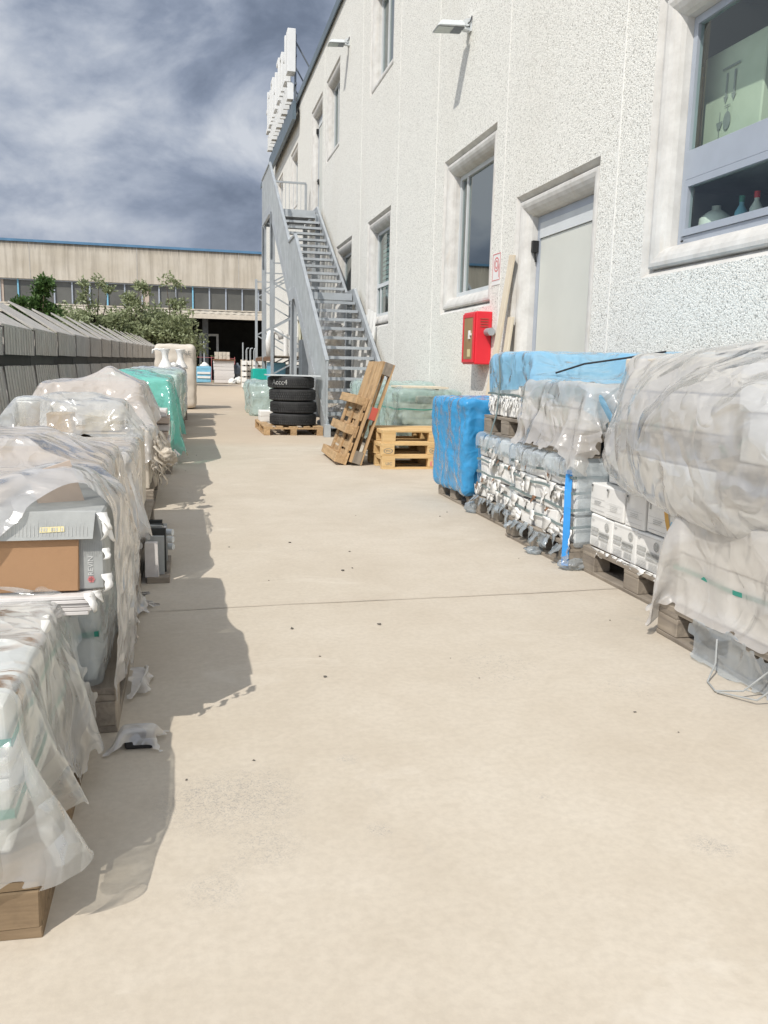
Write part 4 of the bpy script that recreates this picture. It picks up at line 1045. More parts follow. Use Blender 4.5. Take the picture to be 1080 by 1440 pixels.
P=drape(54,56,lambda u,v:(-1.12+1.17*u+.03*np.sin(v*9)-.22*u**4*(1-v)**3,1.29+1.17*v+.16*u**4*(1-v)**3,.50+.02*np.sin(u*11+v*7)),b1,70,6,1.0,.014,force=f1,seed=3,fix=lambda P,t:P.__setitem__((slice(None),0,slice(0,2)),np.stack([np.full(56,-1.12),1.29+1.17*np.linspace(0,1,56)],-1)))
sheet('plastic_cover',P,'filmB','clear crumpled film over the nearest white bundle of the left row',rag=1.0,seed=4,group='covers on the left row')
pts=[(-.36+.12*i/9,1.60,.16) for i in range(4)]
# --- second load: grey carton, stone slabs and a milky cover
pal(-1.40,-.22,2.50,3.92,0,'grey weathered pallet under the grey carton and the milky cover')
packs(-.78,-.28,lin(2.54,3.88,6),[.146,.285,.424],'offwhite','dusty pack in the lower tier beneath the white slabs','packs beneath the white slabs')
packs(-1.32,-.80,lin(2.54,3.88,3),[.146,.285,.424],'offwhite','pack at the fence side beneath the white slabs','packs behind the lower tier')
strap(-1.32,-.28,2.54,3.88,.30,'strapg','green strap around the lower tier beneath the white slabs',.016)
o=wrapped('stretch_wrap',-1.33,-.262,2.52,3.90,.10,.425,'filmgrey','torn blue grey film around the lower tier beneath the white slabs','plastic sheet',.012,5,group='stretch film on the loads')
tear(o,lambda p:p.z>.40 or (p.y<2.53 and nz(p,5)>.1))
for k in range(5):
    o=MB().box(-1.04+R(-.006,.006),-.262+R(-.008,.004),2.305+R(-.004,.004),2.92,.4275+.0109*k,.4275+.0109*k+.0092).build('stone_slab','tile',None,(-.65,2.6,.4275+.0109*k),bevel=.001)
    props(o,'thin white slab lying in the pile of five under the grey carton','slab','slabs under the grey carton')
cb=thing('open_carton',(-.6,2.63,.4835),'torn grey printed carton with a brown cardboard panel showing at the front','carton')
m=MB(); m.box(-1.05,-.225,2.352,2.96,.484,.700); m.build('carton_body','greycard',cb,bevel=.006)
MB().box(-1.045,-.292,2.338,2.3515,.486,.632,None,.003).build('brown_panel','brown',cb,bevel=.002)
fl=MB(); fl.add([(-1.05,2.350,.702),(-.245,2.350,.702),(-.252,2.325,.632),(-1.05,2.322,.628),(-1.05,2.352,.704),(-.245,2.352,.704),(-.252,2.328,.634),(-1.05,2.325,.630)],[(0,3,2,1),(4,5,6,7),(2,3,7,6),(1,2,6,5),(0,1,5,4)]); fl.build('flap','greycard',cb)
def flapp(x,z,e=.0012): f=(z-.63)/.072; return (x,2.323+.027*f-e,z)
sm=MB(); sm.add([flapp(-.385,.664),flapp(-.325,.666),flapp(-.323,.652),flapp(-.386,.650)],[(0,1,2,3)]); sm.build('sticker','yellowlab',cb)
ln=MB()
for k in range(9):
    x=-.383+.0065*k
    if k%4!=3: ln.add([flapp(x,.6535,.002),flapp(x+.0035,.6535,.002),flapp(x+.0035,.6625,.002),flapp(x,.6625,.002)],[(0,1,2,3)])
ln.build('sticker_print','inkl',cb)
pr=MB()
for k in range(13): # faint vertical printed lines on the side strip and on the flap
    x=-.285+.0045*k; pr.box(x,x+.0009,2.3508,2.3514,.575+R(0,.012),.612+R(0,.01))
for k in range(40):
    x=-.60+.0095*k
    if x<-.262: pr.add([flapp(x,.640+R(0,.004)),flapp(x+.0012,.640),flapp(x+.0012,.660+R(0,.03)),flapp(x,.662)],[(0,1,2,3)])
pr.build('printed_pattern','inkl',cb)
text('lettering','REVIN',.020,(-.262,2.3505,.552),(0,0,1),(-1,0,0),plain('white_print',(.6,.6,.58),.8,.1),cb,.0004)
fw=MB()
for k in range(6):
    a=6.283*k/6; fw.add([(-.262+.0055*math.cos(a)+.0042*math.cos(b_),2.3502,.514+.0055*math.sin(a)+.0042*math.sin(b_)) for b_ in [6.283*i/8 for i in range(8)]],[tuple(range(8))])
fw.build('flower_mark','redl',cb)
packs(-1.30,-.30,lin(2.98,3.86,3),[.43,.60,.745],'kraft','tan carton hidden under the milky cover behind the grey carton','cartons under the milky cover','carton',name='carton')
pack(-.92,-.50,2.45,2.9,.7035,.735,'kraft','flat tan carton lying on top of the torn grey carton',None,'carton',name='flat_carton')
o=MB().bar((-.42,2.52,.707),(-.31,2.56,.742),.16,.011,up=(1,0,.3)).build('loose_tile','tileb',None,(-.36,2.5,.705)); props(o,'beige tile tilted up on the torn grey carton under the film','tile')
b2=[(-1.06,-.215,2.33,2.97,.40,.705),(-.93,-.49,2.44,2.92,.40,.74),(-1.32,-.285,2.95,3.88,0,.75),(-1.40,-.245,2.50,3.92,0,.425),(-.46,-.27,2.42,2.68,.5,.785),(-1.0,-.5,3.1,3.6,.5,.83)]
def init2(u,v):
    x=-1.50+1.90*u
    yf=np.clip(2.06+(x+.62)*.95,1.92,2.50); y=yf+(4.22-yf)*v
    return x,y,.90+.03*np.sin(x*7+y*5)+.02*np.sin(y*13)
def f2(P,t,u,v,dt): P[...,0]-=np.where((P[...,0]>-.2)&(P[...,2]<.35),2.6*dt*dt,0); P[...,1]+=np.where(u>.7,.5*dt*dt*np.sin(u*40),0)
P=drape(68,66,init2,b2,80,6,1.0,.014,force=f2,seed=11,fix=lambda P,t:P.__setitem__((slice(None),0,0),-1.5))
sheet('plastic_cover',P,'filmA','milky crumpled polythene draped over the grey carton and hanging to the ground',rag=.8,seed=9,group='covers on the left row',folds=((.022,15,(.8,.6,.3)),))
shreds('torn_paper',[(-.232+.004*i,2.345,.70-.012*i) for i in range(3)]+[(-.228,2.36,.60),(-.225,2.35,.53),(-.25,2.33,.49),(-.27,2.315,.487)],'paper','ragged strips of white paper at the corner of the torn grey carton',5,(.012,.028),(.03,.075),.035,nrm=(.5,-.85,0))
P=drape(18,18,lambda u,v:(-.25+.16*u,2.33+.15*v,.11+.02*np.sin(u*9+v*7)),[(-.20,-.11,2.37,2.43,0,.05),(-.4,-.225,2.4,2.6,0,.2)],30,6,1.04,.008,seed=71)
sheet('plastic_scrap',P,'filmA','crumpled milky film over a black foot on the ground by the nearest left pallet','plastic scrap',rag=.9,seed=41,amp=.008,sc=9,group='scraps by the left row')
P=drape(16,20,lambda u,v:(-.30+.17*u,2.74+.22*v,.12+.02*np.sin(u*8+v*9)),[(-.25,-.16,2.8,2.92,0,.05),(-.4,-.225,2.4,3.2,0,.2)],30,6,1.04,.008,seed=73)
sheet('plastic_scrap',P,'filmC','flattened dusty piece of film on the ground farther along the left row','plastic scrap',rag=.9,seed=43,amp=.008,sc=9,group='scraps by the left row')
o=MB().box(-.19,-.11,2.37,2.43,0,.03,None,.004).build('pallet_chock','black',None,(-.15,2.4,0),bevel=.004); props(o,'small black plastic foot under the crumpled grey scrap','chock')
# --- third load
pal(-1.38,-.24,4.12,6.15,0,'grey pallet under the third covered load of the left row')
packs(-1.34,-.29,lin(4.16,6.10,6),[.146,.40,.655],'stone','cream pack of the third load of the left row under film','packs of the third left load',xj=.02)
for k,(a,b,c,d,z) in enumerate(((-.98,-.62,5.0,5.5,.660),(-.75,-.36,5.3,5.95,.672),(-.55,-.30,4.7,5.15,.66))):
    o=MB().box(a,b,c,d,z,z+.008,None,.004).build('cardboard_sheet','kraft',None,((a+b)/2,(c+d)/2,z)); props(o,('tan cardboard sheet below the clear film and the white bucket','tan cardboard sheet on the third left load, nearest the beige load','small tan cardboard sheet at the aisle edge of the third left load')[k],'cardboard','cardboard sheets on the third left load')
b3=[(-1.36,-.275,4.14,6.12,0,.665)]
P=drape(50,50,lambda u,v:(-1.5+1.62*u,3.92+1.25*v,.74+.03*np.sin(u*9+v*5)+.02*np.sin(v*17)),b3+[(-1.0,-.6,4.3,4.8,.5,.72),(-1.4,-.24,2.5,3.93,0,.78)],64,6,1.0,.014,seed=17)
sheet('plastic_cover',P,'filmA','milky film over the near half of the third left load',rag=1.,seed=19,group='covers on the left row')
# row of tiles standing on edge by the aisle
for k in range(9):
    y=4.30+.052*k; o=MB().box(-.215+R(-.01,.01),-.125+R(-.03,.02),y,y+.026,.03,.25+R(-.05,.02),None,.003).build('standing_tile',('tile','greycard','dark')[k%3],None,(-.15,y,.03)); props(o,'thin tile standing on edge in the row beside the third left load','tile','tiles standing on edge')
o=MB().box(-.21,-.10,4.28,4.80,0,.03).build('batten','woodgrey',None,(-.15,4.5,0)); props(o,'grey timber batten under the tiles standing on edge','batten')
for k in range(3):
    o=MB().tube([(-.13,4.62+.05*k,.20-.05*k),(-.085,4.60+.05*k,.20-.05*k)],.018,10).build('plastic_plug','alul',None,(-.07,4.62+.05*k,.2-.05*k)); props(o,'round grey plug sticking out between the standing tiles','plug','plugs among the standing tiles')
# bucket and tan box under a clear sheet, on the third load
bk=thing('white_bucket',(-.90,5.28,.684),'small white bucket under the clear sheet on the third left load','bucket')
MB().lathe([(0,0),(.052,.002),(.062,.17),(.066,.175),(.066,.185),(.058,.186)],(-.90,5.28,.684),20).build('bucket_body','whitecer',bk,smooth=True); MB().lathe([(.0,.19),(.068,.188),(.068,.20),(0,.204)],(-.90,5.28,.684),20).build('lid','white',bk)
pack(-.80,-.66,5.22,5.42,.684,.80,'kraft','small tan box beside the white bucket under the clear sheet',None,'box',name='small_box')
pack(-.60,-.40,5.35,5.8,.684,.79,'stone','cream packet bulging under the clear sheet beside the tan box',None,'packet',name='packet')
b4=[(-.97,-.83,5.21,5.35,.5,.885),(-.81,-.65,5.21,5.43,.5,.85),(-.62,-.38,5.33,5.82,.5,.86),(-.85,-.55,5.5,5.8,.5,.90)]+b3
P=drape(46,42,lambda u,v:(-1.22+1.05*u,4.98+1.05*v,.98+.03*np.sin(u*11+v*9)),b4,56,6,1.,.014,seed=23)
sheet('clear_sheet',P,'filmB','very clear glossy sheet tented over the white bucket on the third left load',rag=1.,seed=2,group='covers on the left row')
# --- fourth load: beige goods with a tent of film
pal(-1.30,-.26,6.55,8.55,0,'grey pallet under the beige wrapped load of the left row')
packs(-1.25,-.29,lin(6.6,8.5,6),[.146,.36,.60],'stone','cream pack of the beige load in the left row','packs of the beige left load',xj=.03)
packs(-1.15,-.38,lin(7.3,8.5,3),[.602,.77,.93],'tileb','beige box on the upper tier of the beige load','boxes on the beige left load','box',name='beige_box')
b5=[(-1.27,-.275,6.58,8.52,0,.605),(-1.17,-.365,7.28,8.52,.4,.935),(-.66,-.60,7.45,7.6,.5,1.09)]
P=drape(48,60,lambda u,v:(-1.5+1.5*u,6.2+2.6*v,1.15+.02*np.sin(u*9+v*9)),b5,64,6,1.,.014,seed=29)
sheet('plastic_cover',P,'filmC','dusty beige film pulled up to a point over the beige load of the left row',rag=1.,seed=6,group='covers on the left row')
shreds('torn_paper',[(-.25+R(-.02,.03),6.3+R(0,1.3),R(.30,.56)) for _ in range(46)],'paperdirty','mass of torn dusty paper hanging off the aisle side of the beige load',8,(.04,.10),(.08,.22),.09,nrm=(1,-.2,0))
for k in range(4): crumple('paper_ball',(-.20+R(-.04,.06),6.35+.33*k,R(.30,.44)),R(.05,.075),'paperdirty','crumpled ball of torn paper bulging from the beige load',k+20,(.8,1,.9),'torn paper',.5,'paper balls on the beige load')
# pile of beige tiles
for k in range(7):
    z=.146+.072*k; o=MB().box(-.62+R(-.01,.01),-.19+R(-.02,.02),8.72+R(-.02,.02),9.25,z,z+.062,None,.003).build('tile_box','tileb' if k%2 else 'tile',None,(-.4,9,z),bevel=.003); props(o,'flat tile box in the uncovered pile between the beige load and the teal film','box','flat tile boxes in the uncovered pile')
pal(-.66,-.16,8.68,9.30,0,'short pallet under the uncovered pile of flat tile boxes')
shreds('torn_paper',[(-.17+R(-.02,.03),8.6+R(0,.5),R(.12,.3)) for _ in range(10)],'paper','few torn paper scraps at the foot of the pile of flat tile boxes',18,(.03,.07),(.05,.12),.06,nrm=(1,-.3,0))
# --- teal film load and farther loads
pal(-1.15,-.15,9.5,12.3,0,'pallet under the teal covered load')
packs(-1.10,-.19,lin(9.55,12.25,7),[.146,.55,.93],'offwhite','pale pack under the teal film','packs under the teal film',xj=.02)
b6=[(-1.12,-.175,9.53,12.27,0,.935),(-.8,-.4,9.9,10.6,.5,1.01)]
P=drape(50,66,lambda u,v:(-1.35+1.95*u,9.15+3.45*v,1.10+.03*np.sin(u*8+v*11)),b6,64,6,1.,.016,seed=31)
sheet('plastic_cover',P,'filmT','bright teal green film over the load in the middle of the left row',rag=.8,seed=16,group='covers on the left row')
for k,(y0,y1,mt,lab,xr) in enumerate(((12.8,14.8,'filmg','pale green film over the load just past the teal one',-.10),(15.1,17.0,'filmg','pale green film over the load in front of the white pedestals',-.04),(17.3,19.2,'filmgrey','clear grey film over the load that carries the white pedestals',.0))):
    pal(-1.1,xr,y0,y1,0,('pallet under the load just past the teal one','pallet under the load in front of the white pedestals','pallet under the load with the white pedestals')[k])
    packs(-1.05,xr-.04,lin(y0+.05,y1-.05,4),[.146,.55,.93+.02*k],('offwhite','stone','tile')[k],('pack under the pale film just past the teal load','pack under pale film in front of the white pedestals','pack under the grey film below the white pedestals')[k],'packs under the far left films %s'%('one','two','three')[k],xj=.03)
    o=wrapped('stretch_wrap',-1.07,xr-.015,y0+.02,y1-.02,.12,.96+.02*k,mt,lab,'plastic sheet',.04,40+k,.06,.09,group='stretch film on the loads')
for k,(x,y) in enumerate(((-.42,18.0),(-.12,18.4))):
    t=thing('white_pedestal',(x,y,1.0),('white ceramic pedestal with flared foot and a curved side arm on the far left load','white ceramic pedestal with flared foot, right of the one with the curved arm')[k],'pedestal','white pedestals')
    MB().lathe([(0,0),(.15,.0),(.14,.05),(.085,.14),(.06,.20),(.065,.30),(.10,.38),(.11,.40),(0,.40)],(x,y,1.0),20).build('pedestal_body','whitecer',t,smooth=True)
    if k==0: MB().tube([(x-.06,y,1.36),(x-.16,y,1.39),(x-.24,y,1.37),(x-.25,y,1.30)],.02,8).build('arm','whitecer',t,smooth=True)
crumple('ceramic_bowl',(-.27,18.1,1.06),.09,'whitecer','white bowl lying on its side between the two white pedestals',3,(1,1,.8),'bowl',.2)
o=MB().box(-.2,.0,18.7,19.1,1.0,1.06).build('white_slab','tile',None,(-.1,18.9,1.0),bevel=.005); props(o,'white slab lying beside the second white pedestal','slab')
t=thing('bulk_bag',(-.25,22,0),'large cream woven bulk bag standing at the far end of the left row','bag')
wrapped('bag_body',-.74,.22,21.4,22.6,.02,1.56,'sack','','bag',.03,61,.07,.12,parent=t)
text('lettering','TRE',.15,(-.02,21.36,1.36),(1,0,0),(0,0,1),'ink',t)
MB().box(-.2,-.11,21.35,21.37,1.30,1.42).build('label','white',t)
# ================================================================== RIGHT ROW
# --- nearest load: cartons under a dusty cover
pal(1.97,3.05,2.02,3.14,0,'grey pallet with rotten corner blocks under the nearest right hand load')
packs(2.02,2.5,lin(2.07,3.10,3),[.146,.365,.585],'carton','pale carton under the dusty cover of the nearest right load','cartons under the nearest right cover','carton',name='carton',xj=.01)
packs(2.51,3.0,lin(2.07,3.10,2),[.146,.365,.585],'kraft','tan carton at the wall side under the nearest right cover','tan cartons under the nearest right cover','carton',name='carton')
strap(2.02,3.0,2.07,3.10,.30,'strapg','faint green strap under the dusty cover of the nearest right load',.018)
bR=[(2.01,3.02,2.06,3.11,0,.59),(1.95,3.06,2.0,3.16,0,.13)]
def fR(P,t,u,v,dt):
    lo_=P[...,2]<.33
    P[...,0]+=np.where(lo_&(P[...,0]<2.0),3.5*dt*dt,0); P[...,1]-=np.where(lo_&(P[...,1]>3.1),3.5*dt*dt,0)
P=drape(52,56,lambda u,v:(1.56+1.5*u,1.56+1.98*v,.68+.03*np.sin(u*9+v*6)),bR,76,6,1.,.016,force=fR,seed=41)
sheet('plastic_cover',P,'filmC','dusty milky polythene cover over the nearest right hand load',rag=.6,seed=26,group='covers on the right row',folds=((.014,13,(.2,.9,-.4)),))
P=drape(34,16,lambda u,v:(1.96-.19*v,2.05+.84*u,.20+.0*u),[(1.965,3.06,2.0,3.16,0,.25)],46,5,1.,.012,seed=43,fix=lambda P,t:P.__setitem__((0,slice(None)),np.stack([np.full(34,1.952),np.linspace(2.05,2.89,34),.17+.012*np.sin(np.linspace(0,19,34))],-1)))
sheet('loose_film',P,'filmgrey','torn grey film hanging over the pallet side of the nearest right load',rag=1.4,seed=33,group='loose film on the right row')
m=MB(); m.tube([(1.92,2.36,.11),(1.86,2.40,.03),(1.80,2.47,.008),(1.83,2.56,.006),(1.90,2.62,.05),(1.94,2.68,.12)],.0035,6); m.tube([(1.80,2.46,.008),(1.87,2.34,.02),(1.93,2.28,.11)],.0035,6)
props(m.build('strap_end','greycard',None,(1.88,2.45,0)),'loose loop of pale strapping trailing on the ground by the nearest right pallet','strap')
# --- white printed cartons
pal(2.17,3.25,3.19,4.27,0,'old brown pallet under the white printed cartons')
def printed(x0,x1,y0,y1,z0,z1,label,kind):
    t=thing('printed_carton',((x0+x1)/2,(y0+y1)/2,z0),label,'carton','white printed cartons')
    MB().box(x0,x1,y0+.003,y1-.003,z0+.002,z1-.002,None,.004).build('carton_body','carton',t,bevel=.007,seg=2)
    X=x0-.0052; m=MB(); w=y1-y0; h=z1-z0
    def q(a,b,c,d): m.box(X-.0006,X,y0+a*w,y0+b*w,z0+c*h,z0+d*h) # a from the near side
    def qn(a,b,c,d): m.box(x0+a*.4,x0+b*.4,y0-.0008,y0-.0002,z0+c*h,z0+d*h)
    for yy in ((.10,.92),): q(yy[0],yy[1],.50,.506) ; q(yy[0],yy[1],.30,.306)
    if kind==0:
        q(.84,.90,.70,.92); q(.80,.94,.86,.92)
        for k in range(3): q(.30+.04*k,.70,.42-.05*k,.435-.05*k)
        q(.12,.88,.14,.15)
    else:
        q(.08,.94,.93,.938); q(.60,.92,.52,.62); q(.62,.92,.38,.46); q(.15,.58,.42,.50); q(.15,.58,.32,.38)
        for k in range(9): q(.14+.048*k,.16+.048*k,.44,.56)
        for k in range(5): q(.16,.46,.10+.035*k,.112+.035*k); q(.55,.9,.08+.04*k,.09+.04*k)
        n=14; cy,cz=y0+.24*w,z0+.74*h
        for k in range(n):
            a,b=6.283*k/n,6.283*(k+1)/n
            m.add([(X,cy+.024*math.cos(s)*r,cz+.024*math.sin(s)*r) for s,r in ((a,1),(b,1),(b,.7),(a,.7))],[(0,1,2,3)])
        q(.20,.28,.68,.80); q(.80,.92,.84,.86); q(.84,.90,.80,.815)
    for k in range(3): qn(.15+.02*k,.75,.70-.07*k,.725-.07*k)
    qn(.2,.5,.3,.42); qn(.15,.8,.18,.195)
    m.build('printing','inkl',t)
    return t
ys=[3.24+.255*i for i in range(5)]
for i in range(4): printed(2.20+R(-.006,.006),2.62,ys[i],ys[i+1],.147,.330,('bottom row printed white carton nearest the dusty cover','second printed carton from the dusty cover in the bottom row','third printed carton from the dusty cover in the bottom row','bottom row printed white carton beside the torn paper packs')[i],1)
ys=[3.28+.205*i for i in range(6)]
names=('upper row printed carton hidden nearest the dusty cover','upper row printed carton with ochre tape across its corner','upper row printed carton right beside the one with ochre tape','upper row printed carton second from the torn paper packs','upper row printed carton next to the torn paper packs')
for i in range(5):
    t=printed(2.205+R(-.008,.008),2.6,ys[i],ys[i+1]-.006,.332,.505,names[i],0)
    if i==1:
        m=MB(); m.add([(2.196,3.50,.50),(2.196,3.53,.50),(2.194,3.50,.42),(2.195,3.47,.36),(2.195,3.44,.36),(2.195,3.47,.43)],[(0,1,2,5),(5,2,3,4)]); m.build('tape','orange',t)
    if i==0:
        m=MB(); m.add([(2.1925,3.44+.014*math.cos(a),.41+.018*math.sin(a)) for a in [6.283*k/12 for k in range(12)]],[tuple(range(12))]); m.build('blue_mark','bluecrate',t)
packs(2.64,3.2,lin(3.24,4.22,3),[.147,.33,.505],'carton','plain white carton behind the printed ones','plain cartons behind the printed ones','carton',name='carton')
packs(2.26,3.2,lin(3.24,4.22,3),[.507,.69],'carton','plain white carton on the third tier below the billowing cover','third tier cartons','carton',name='carton')
# paper lip hanging over the pallet
shreds('torn_paper',[(2.19,3.3+.07*i,.155) for i in range(13)],'paper','strip of torn white paper hanging over the pallet below the printed cartons',33,(.05,.09),(.02,.06),.02)
# --- upper tier under the big billowing cover
pal(2.20,3.28,2.05,3.15,.60,'pallet of the upper tier above the nearest right load')
pal(2.26,3.28,3.22,4.24,.695,'pallet of the upper tier above the printed cartons')
packs(2.26,2.74,lin(2.10,3.12,3),[.747,.96,1.165],'carton','pale carton of the upper tier under the billowing cover, near part','upper tier cartons near','carton',name='carton',xj=.02)
packs(2.32,2.74,lin(3.26,4.20,4),[.842,1.02,1.19],'stone','cream carton of the upper tier under the billowing cover, far part','upper tier cartons far','carton',name='carton',xj=.02)
packs(2.76,3.24,lin(2.10,4.20,4),[.842,1.02,1.19],'tile','pale box at the wall side of the upper tier','upper tier boxes by the wall','box',name='pale_box')
bB=[(2.25,3.26,2.09,3.14,.58,1.17),(2.30,3.26,3.25,4.22,.58,1.195),(2.62,3.0,3.3,3.9,.9,1.22),(2.2,3.28,2.05,3.15,.58,.75),(2.10,3.2,2.0,3.16,0,.62),(2.19,3.2,3.2,4.25,0,.52)]
CB=np.array((2.74,3.06,.90))
def sgp(a,e): return np.sign(a)*np.abs(a)**e
def initB(u,v):
    th=np.radians(-35+285*u)            # from the wall side over the top, down the yard side and under
    ph=np.radians(-86+172*v)
    e1,e2=.62,.55
    x=CB[0]+.70*sgp(np.cos(th),e1)*sgp(np.cos(ph),e2); z=CB[2]+.345*sgp(np.sin(th),e1)*sgp(np.cos(ph),e2); y=CB[1]+1.20*sgp(np.sin(ph),.70)
    up=np.clip((z-.75)/.45,0,1); fy=np.clip((y-3.25)/1.0,0,1)
    z=z-.17*up*fy**1.6+.035*np.sin(v*9+u*5)+.02*np.sin(v*21+u*9)
    x=x-.05*np.sin(v*7+1.)*np.sin(u*6)-.03*np.sin(v*17+u*8)+.10*up*fy
    return x,y,z
def fB(P,t,u,v,dt):
    du=np.gradient(P,axis=1); dv=np.gradient(P,axis=0); n=np.cross(du,dv); n/=np.linalg.norm(n,axis=-1,keepdims=True)+1e-9
    sg=np.sign((n*(P-CB)).sum(-1)); P+=n*(sg*3.4*dt*dt)[...,None]
def xB(P,t):
    # the mouth is tucked in under the load; a cord pinches the top towards the wall
    P[:,-1]=PB0[:,-1]; P[:,0]=PB0[:,0]
    P[...,2]=np.clip(P[...,2],.50,1.30)
    P[...,1]=np.minimum(P[...,1],4.30)
uu,vv=np.meshgrid(np.linspace(0,1,72),np.linspace(0,1,84)); PB0=np.stack(initB(uu,vv),-1)
bB=[(2.25,3.26,2.09,3.14,.58,1.17),(2.30,3.26,3.25,4.18,.58,1.195),(2.62,3.0,3.3,3.9,.9,1.22)]
P=drape(72,84,initB,bB,44,6,1.085,.012,force=fB,fix=xB,seed=47,bend=.25,grav=2.2,noise_amp=.006)
sheet('plastic_cover',P,'filmbag','huge glossy billowing polythene cover bulging over the upper tier at the right edge',rag=0,seed=36,group='covers on the right row',amp=.026,sc=3.4,folds=((.040,13,(.1,.75,-.62)),(.022,11,(.1,.75,.65))))
# --- torn white paper packs
for nm,(xf,y0,y1,n,gp,lab) in dict(a=(2.12,4.32,5.24,5,'packs of the nearer torn stack','torn white paper pack in the nearer of the two strapped stacks'),b=(2.21,5.32,6.16,5,'packs of the farther torn stack','torn white paper pack in the farther of the two strapped stacks')).items():
    pal(xf-.02,xf+1.05,y0-.03,y1+.03,0,'dark rotten pallet under the %s strapped stack of torn packs'%('nearer' if nm=='a' else 'farther'))
    packs(xf,xf+.34,lin(y0,y1,n),[.147,.30,.455,.612],'paper',lab,gp,xj=.018,jit=.010)
    packs(xf+.36,xf+1.0,lin(y0,y1,3),[.147,.38,.612],'offwhite','plain pack at the wall side of the %s strapped stack'%('nearer' if nm=='a' else 'farther'),gp+' by the wall')
    for k,z in enumerate((.235,.335,.43,.52)):
        strap(xf-.004,xf+1.0,y0,y1,z,'straps','grey green strap around the %s torn stack, %s of four'%('nearer' if nm=='a' else 'farther',('lowest','second','third','topmost')[k]),.016)
    rng=random.Random(5 if nm=='a' else 6)
    sp=[(xf-.008,rng.uniform(y0,y1),rng.choice((.24,.31,.40,.46,.55,.60,.22,.20))+rng.uniform(-.02,.02)) for _ in range(30)]
    shreds('torn_paper',sp,'paper','ragged paper flaps hanging from the %s strapped stack'%('nearer' if nm=='a' else 'farther'),7 if nm=='a' else 8,(.05,.11),(.05,.13),.010)
    ks=[(xf-.012,rng.uniform(y0,y1),rng.uniform(.25,.55)) for _ in range(5)]
    shreds('torn_cardboard',ks,'rust','brown inner cardboard showing through the %s torn stack'%('nearer' if nm=='a' else 'farther'),17 if nm=='a' else 18,(.02,.05),(.03,.07),.02,'torn cardboard')
    o=wrapped('stretch_wrap',xf-.03,xf+1.03,y0-.03,y1+.03,.10,.628,'filmgrey','torn blue grey stretch film around the %s torn stack'%('nearer' if nm=='a' else 'farther'),'plastic sheet',.016,9 if nm=='a' else 12,.028,.04,group='stretch film on the loads')
    tear(o,lambda p,xf=xf:(p.x<xf and p.z<.53+.10*nz(p,6.,2) and nz(p,5.,3)+.5*nz(p,15.,1)>-.95) or p.z<.12)
    sk=[(xf-.02,y0+(y1-y0)*i/22,.14+rng.uniform(-.02,.03)) for i in range(0,23,2)]
    shreds('film_tatters',sk,'filmgrey','grey film tatters along the foot of the %s torn stack'%('nearer' if nm=='a' else 'farther'),27 if nm=='a' else 28,(.05,.10),(.05,.12),.05,'plastic scrap')
m=MB(); pts=[(2.105,4.36,.56),(2.095,4.345,.45),(2.088,4.325,.35),(2.085,4.315,.24),(2.085,4.31,.12),(2.08,4.30,.02)]
for p,q in zip(pts[:-1],pts[1:]): m.bar(p,q,.045,.004,up=(1,.6,0))
props(m.build('blue_band','blueband',None,(2.09,4.33,0)),'bright blue plastic band hanging down the corner of the nearer torn stack','band')
crumple('plastic_scrap',(2.13,4.30,.03),.05,'filmgrey','crumpled grey film at the foot of the blue band',51,(1.6,1.2,.6),group='scraps by the right row'); crumple('plastic_scrap',(2.18,6.2,.04),.055,'filmgrey','crumpled grey film on the ground between the torn stack and the blue block',53,(1,1.2,.8),group='scraps by the right row')
crumple('plastic_scrap',(2.07,4.72,.02),.04,'filmgrey','small flat scrap of film lying before the nearer torn stack',55,(1.2,1.5,.5),group='scraps by the right row')
# --- upper tier above the torn packs
pal(2.16,3.24,4.30,5.24,.628,'pallet of the upper tier above the nearer torn stack'); pal(2.24,3.28,5.31,6.18,.628,'pallet of the upper tier above the farther torn stack')
packs(2.20,2.78,lin(4.36,5.20,3),[.775,.90,1.025],'carton','pale carton under the grey sheet above the nearer torn stack','cartons under the grey sheet','carton',name='carton',xj=.01)
o=MB().box(2.24,2.76,4.42,5.22,1.028,1.048).build('flat_board','kraft',None,(2.5,4.8,1.028)); props(o,'tan board lying on the grey sheeted cartons below the blue film','board')
packs(2.80,3.30,lin(4.34,5.22,2),[.775,1.0,1.225],'offwhite','tall pale pack at the wall side under the blue film','packs at the wall under blue film')
packs(2.27,2.6,lin(5.34,6.14,9),[.775,.93],'paper','narrow white paper pack standing in the row below the blue film','narrow packs below the blue film',jit=.006)
packs(2.27,2.6,lin(5.34,6.14,4),[.932,1.08,1.225],'offwhite','pale pack wrapped by the blue film above the narrow white packs','packs inside the blue film')
packs(2.62,3.28,lin(5.34,6.14,2),[.775,1.0,1.225],'offwhite','large pale pack behind those inside the blue film','large packs inside the blue film')
shreds('torn_paper',[(2.262,5.36+.02*i,.93-R(0,.05)) for i in range(38)],'paper','torn paper edges of the narrow packs below the blue film',63,(.015,.035),(.06,.13),.02)
strap(2.265,3.28,5.34,6.14,.935,'straps','grey green strap around the narrow white packs below the blue film',.014)
m=MB(); pts=[(2.235,5.90,1.20),(2.235,5.86,1.02),(2.235,5.90,.80),(2.20,5.93,.62),(2.17,5.93,.50)]
for p,q in zip(pts[:-1],pts[1:]): m.bar(p,q,.022,.003,up=(1,0,0))
props(m.build('strap','straps',None,(2.2,5.9,.5)),'loose dark strap running down over the blue film and the farther torn stack','strap','straps round the loads')
bU=[(2.26,3.30,5.32,6.16,.60,1.232),(2.79,3.31,4.3,5.24,.60,1.232),(2.19,2.79,4.34,5.22,.6,1.052),(2.10,3.2,4.2,6.2,0,.64)]
def fU(P,t,u,v,dt):
    P[...,0]+=np.where((P[...,2]<1.12)&(P[...,0]<2.3),4*dt*dt,0)
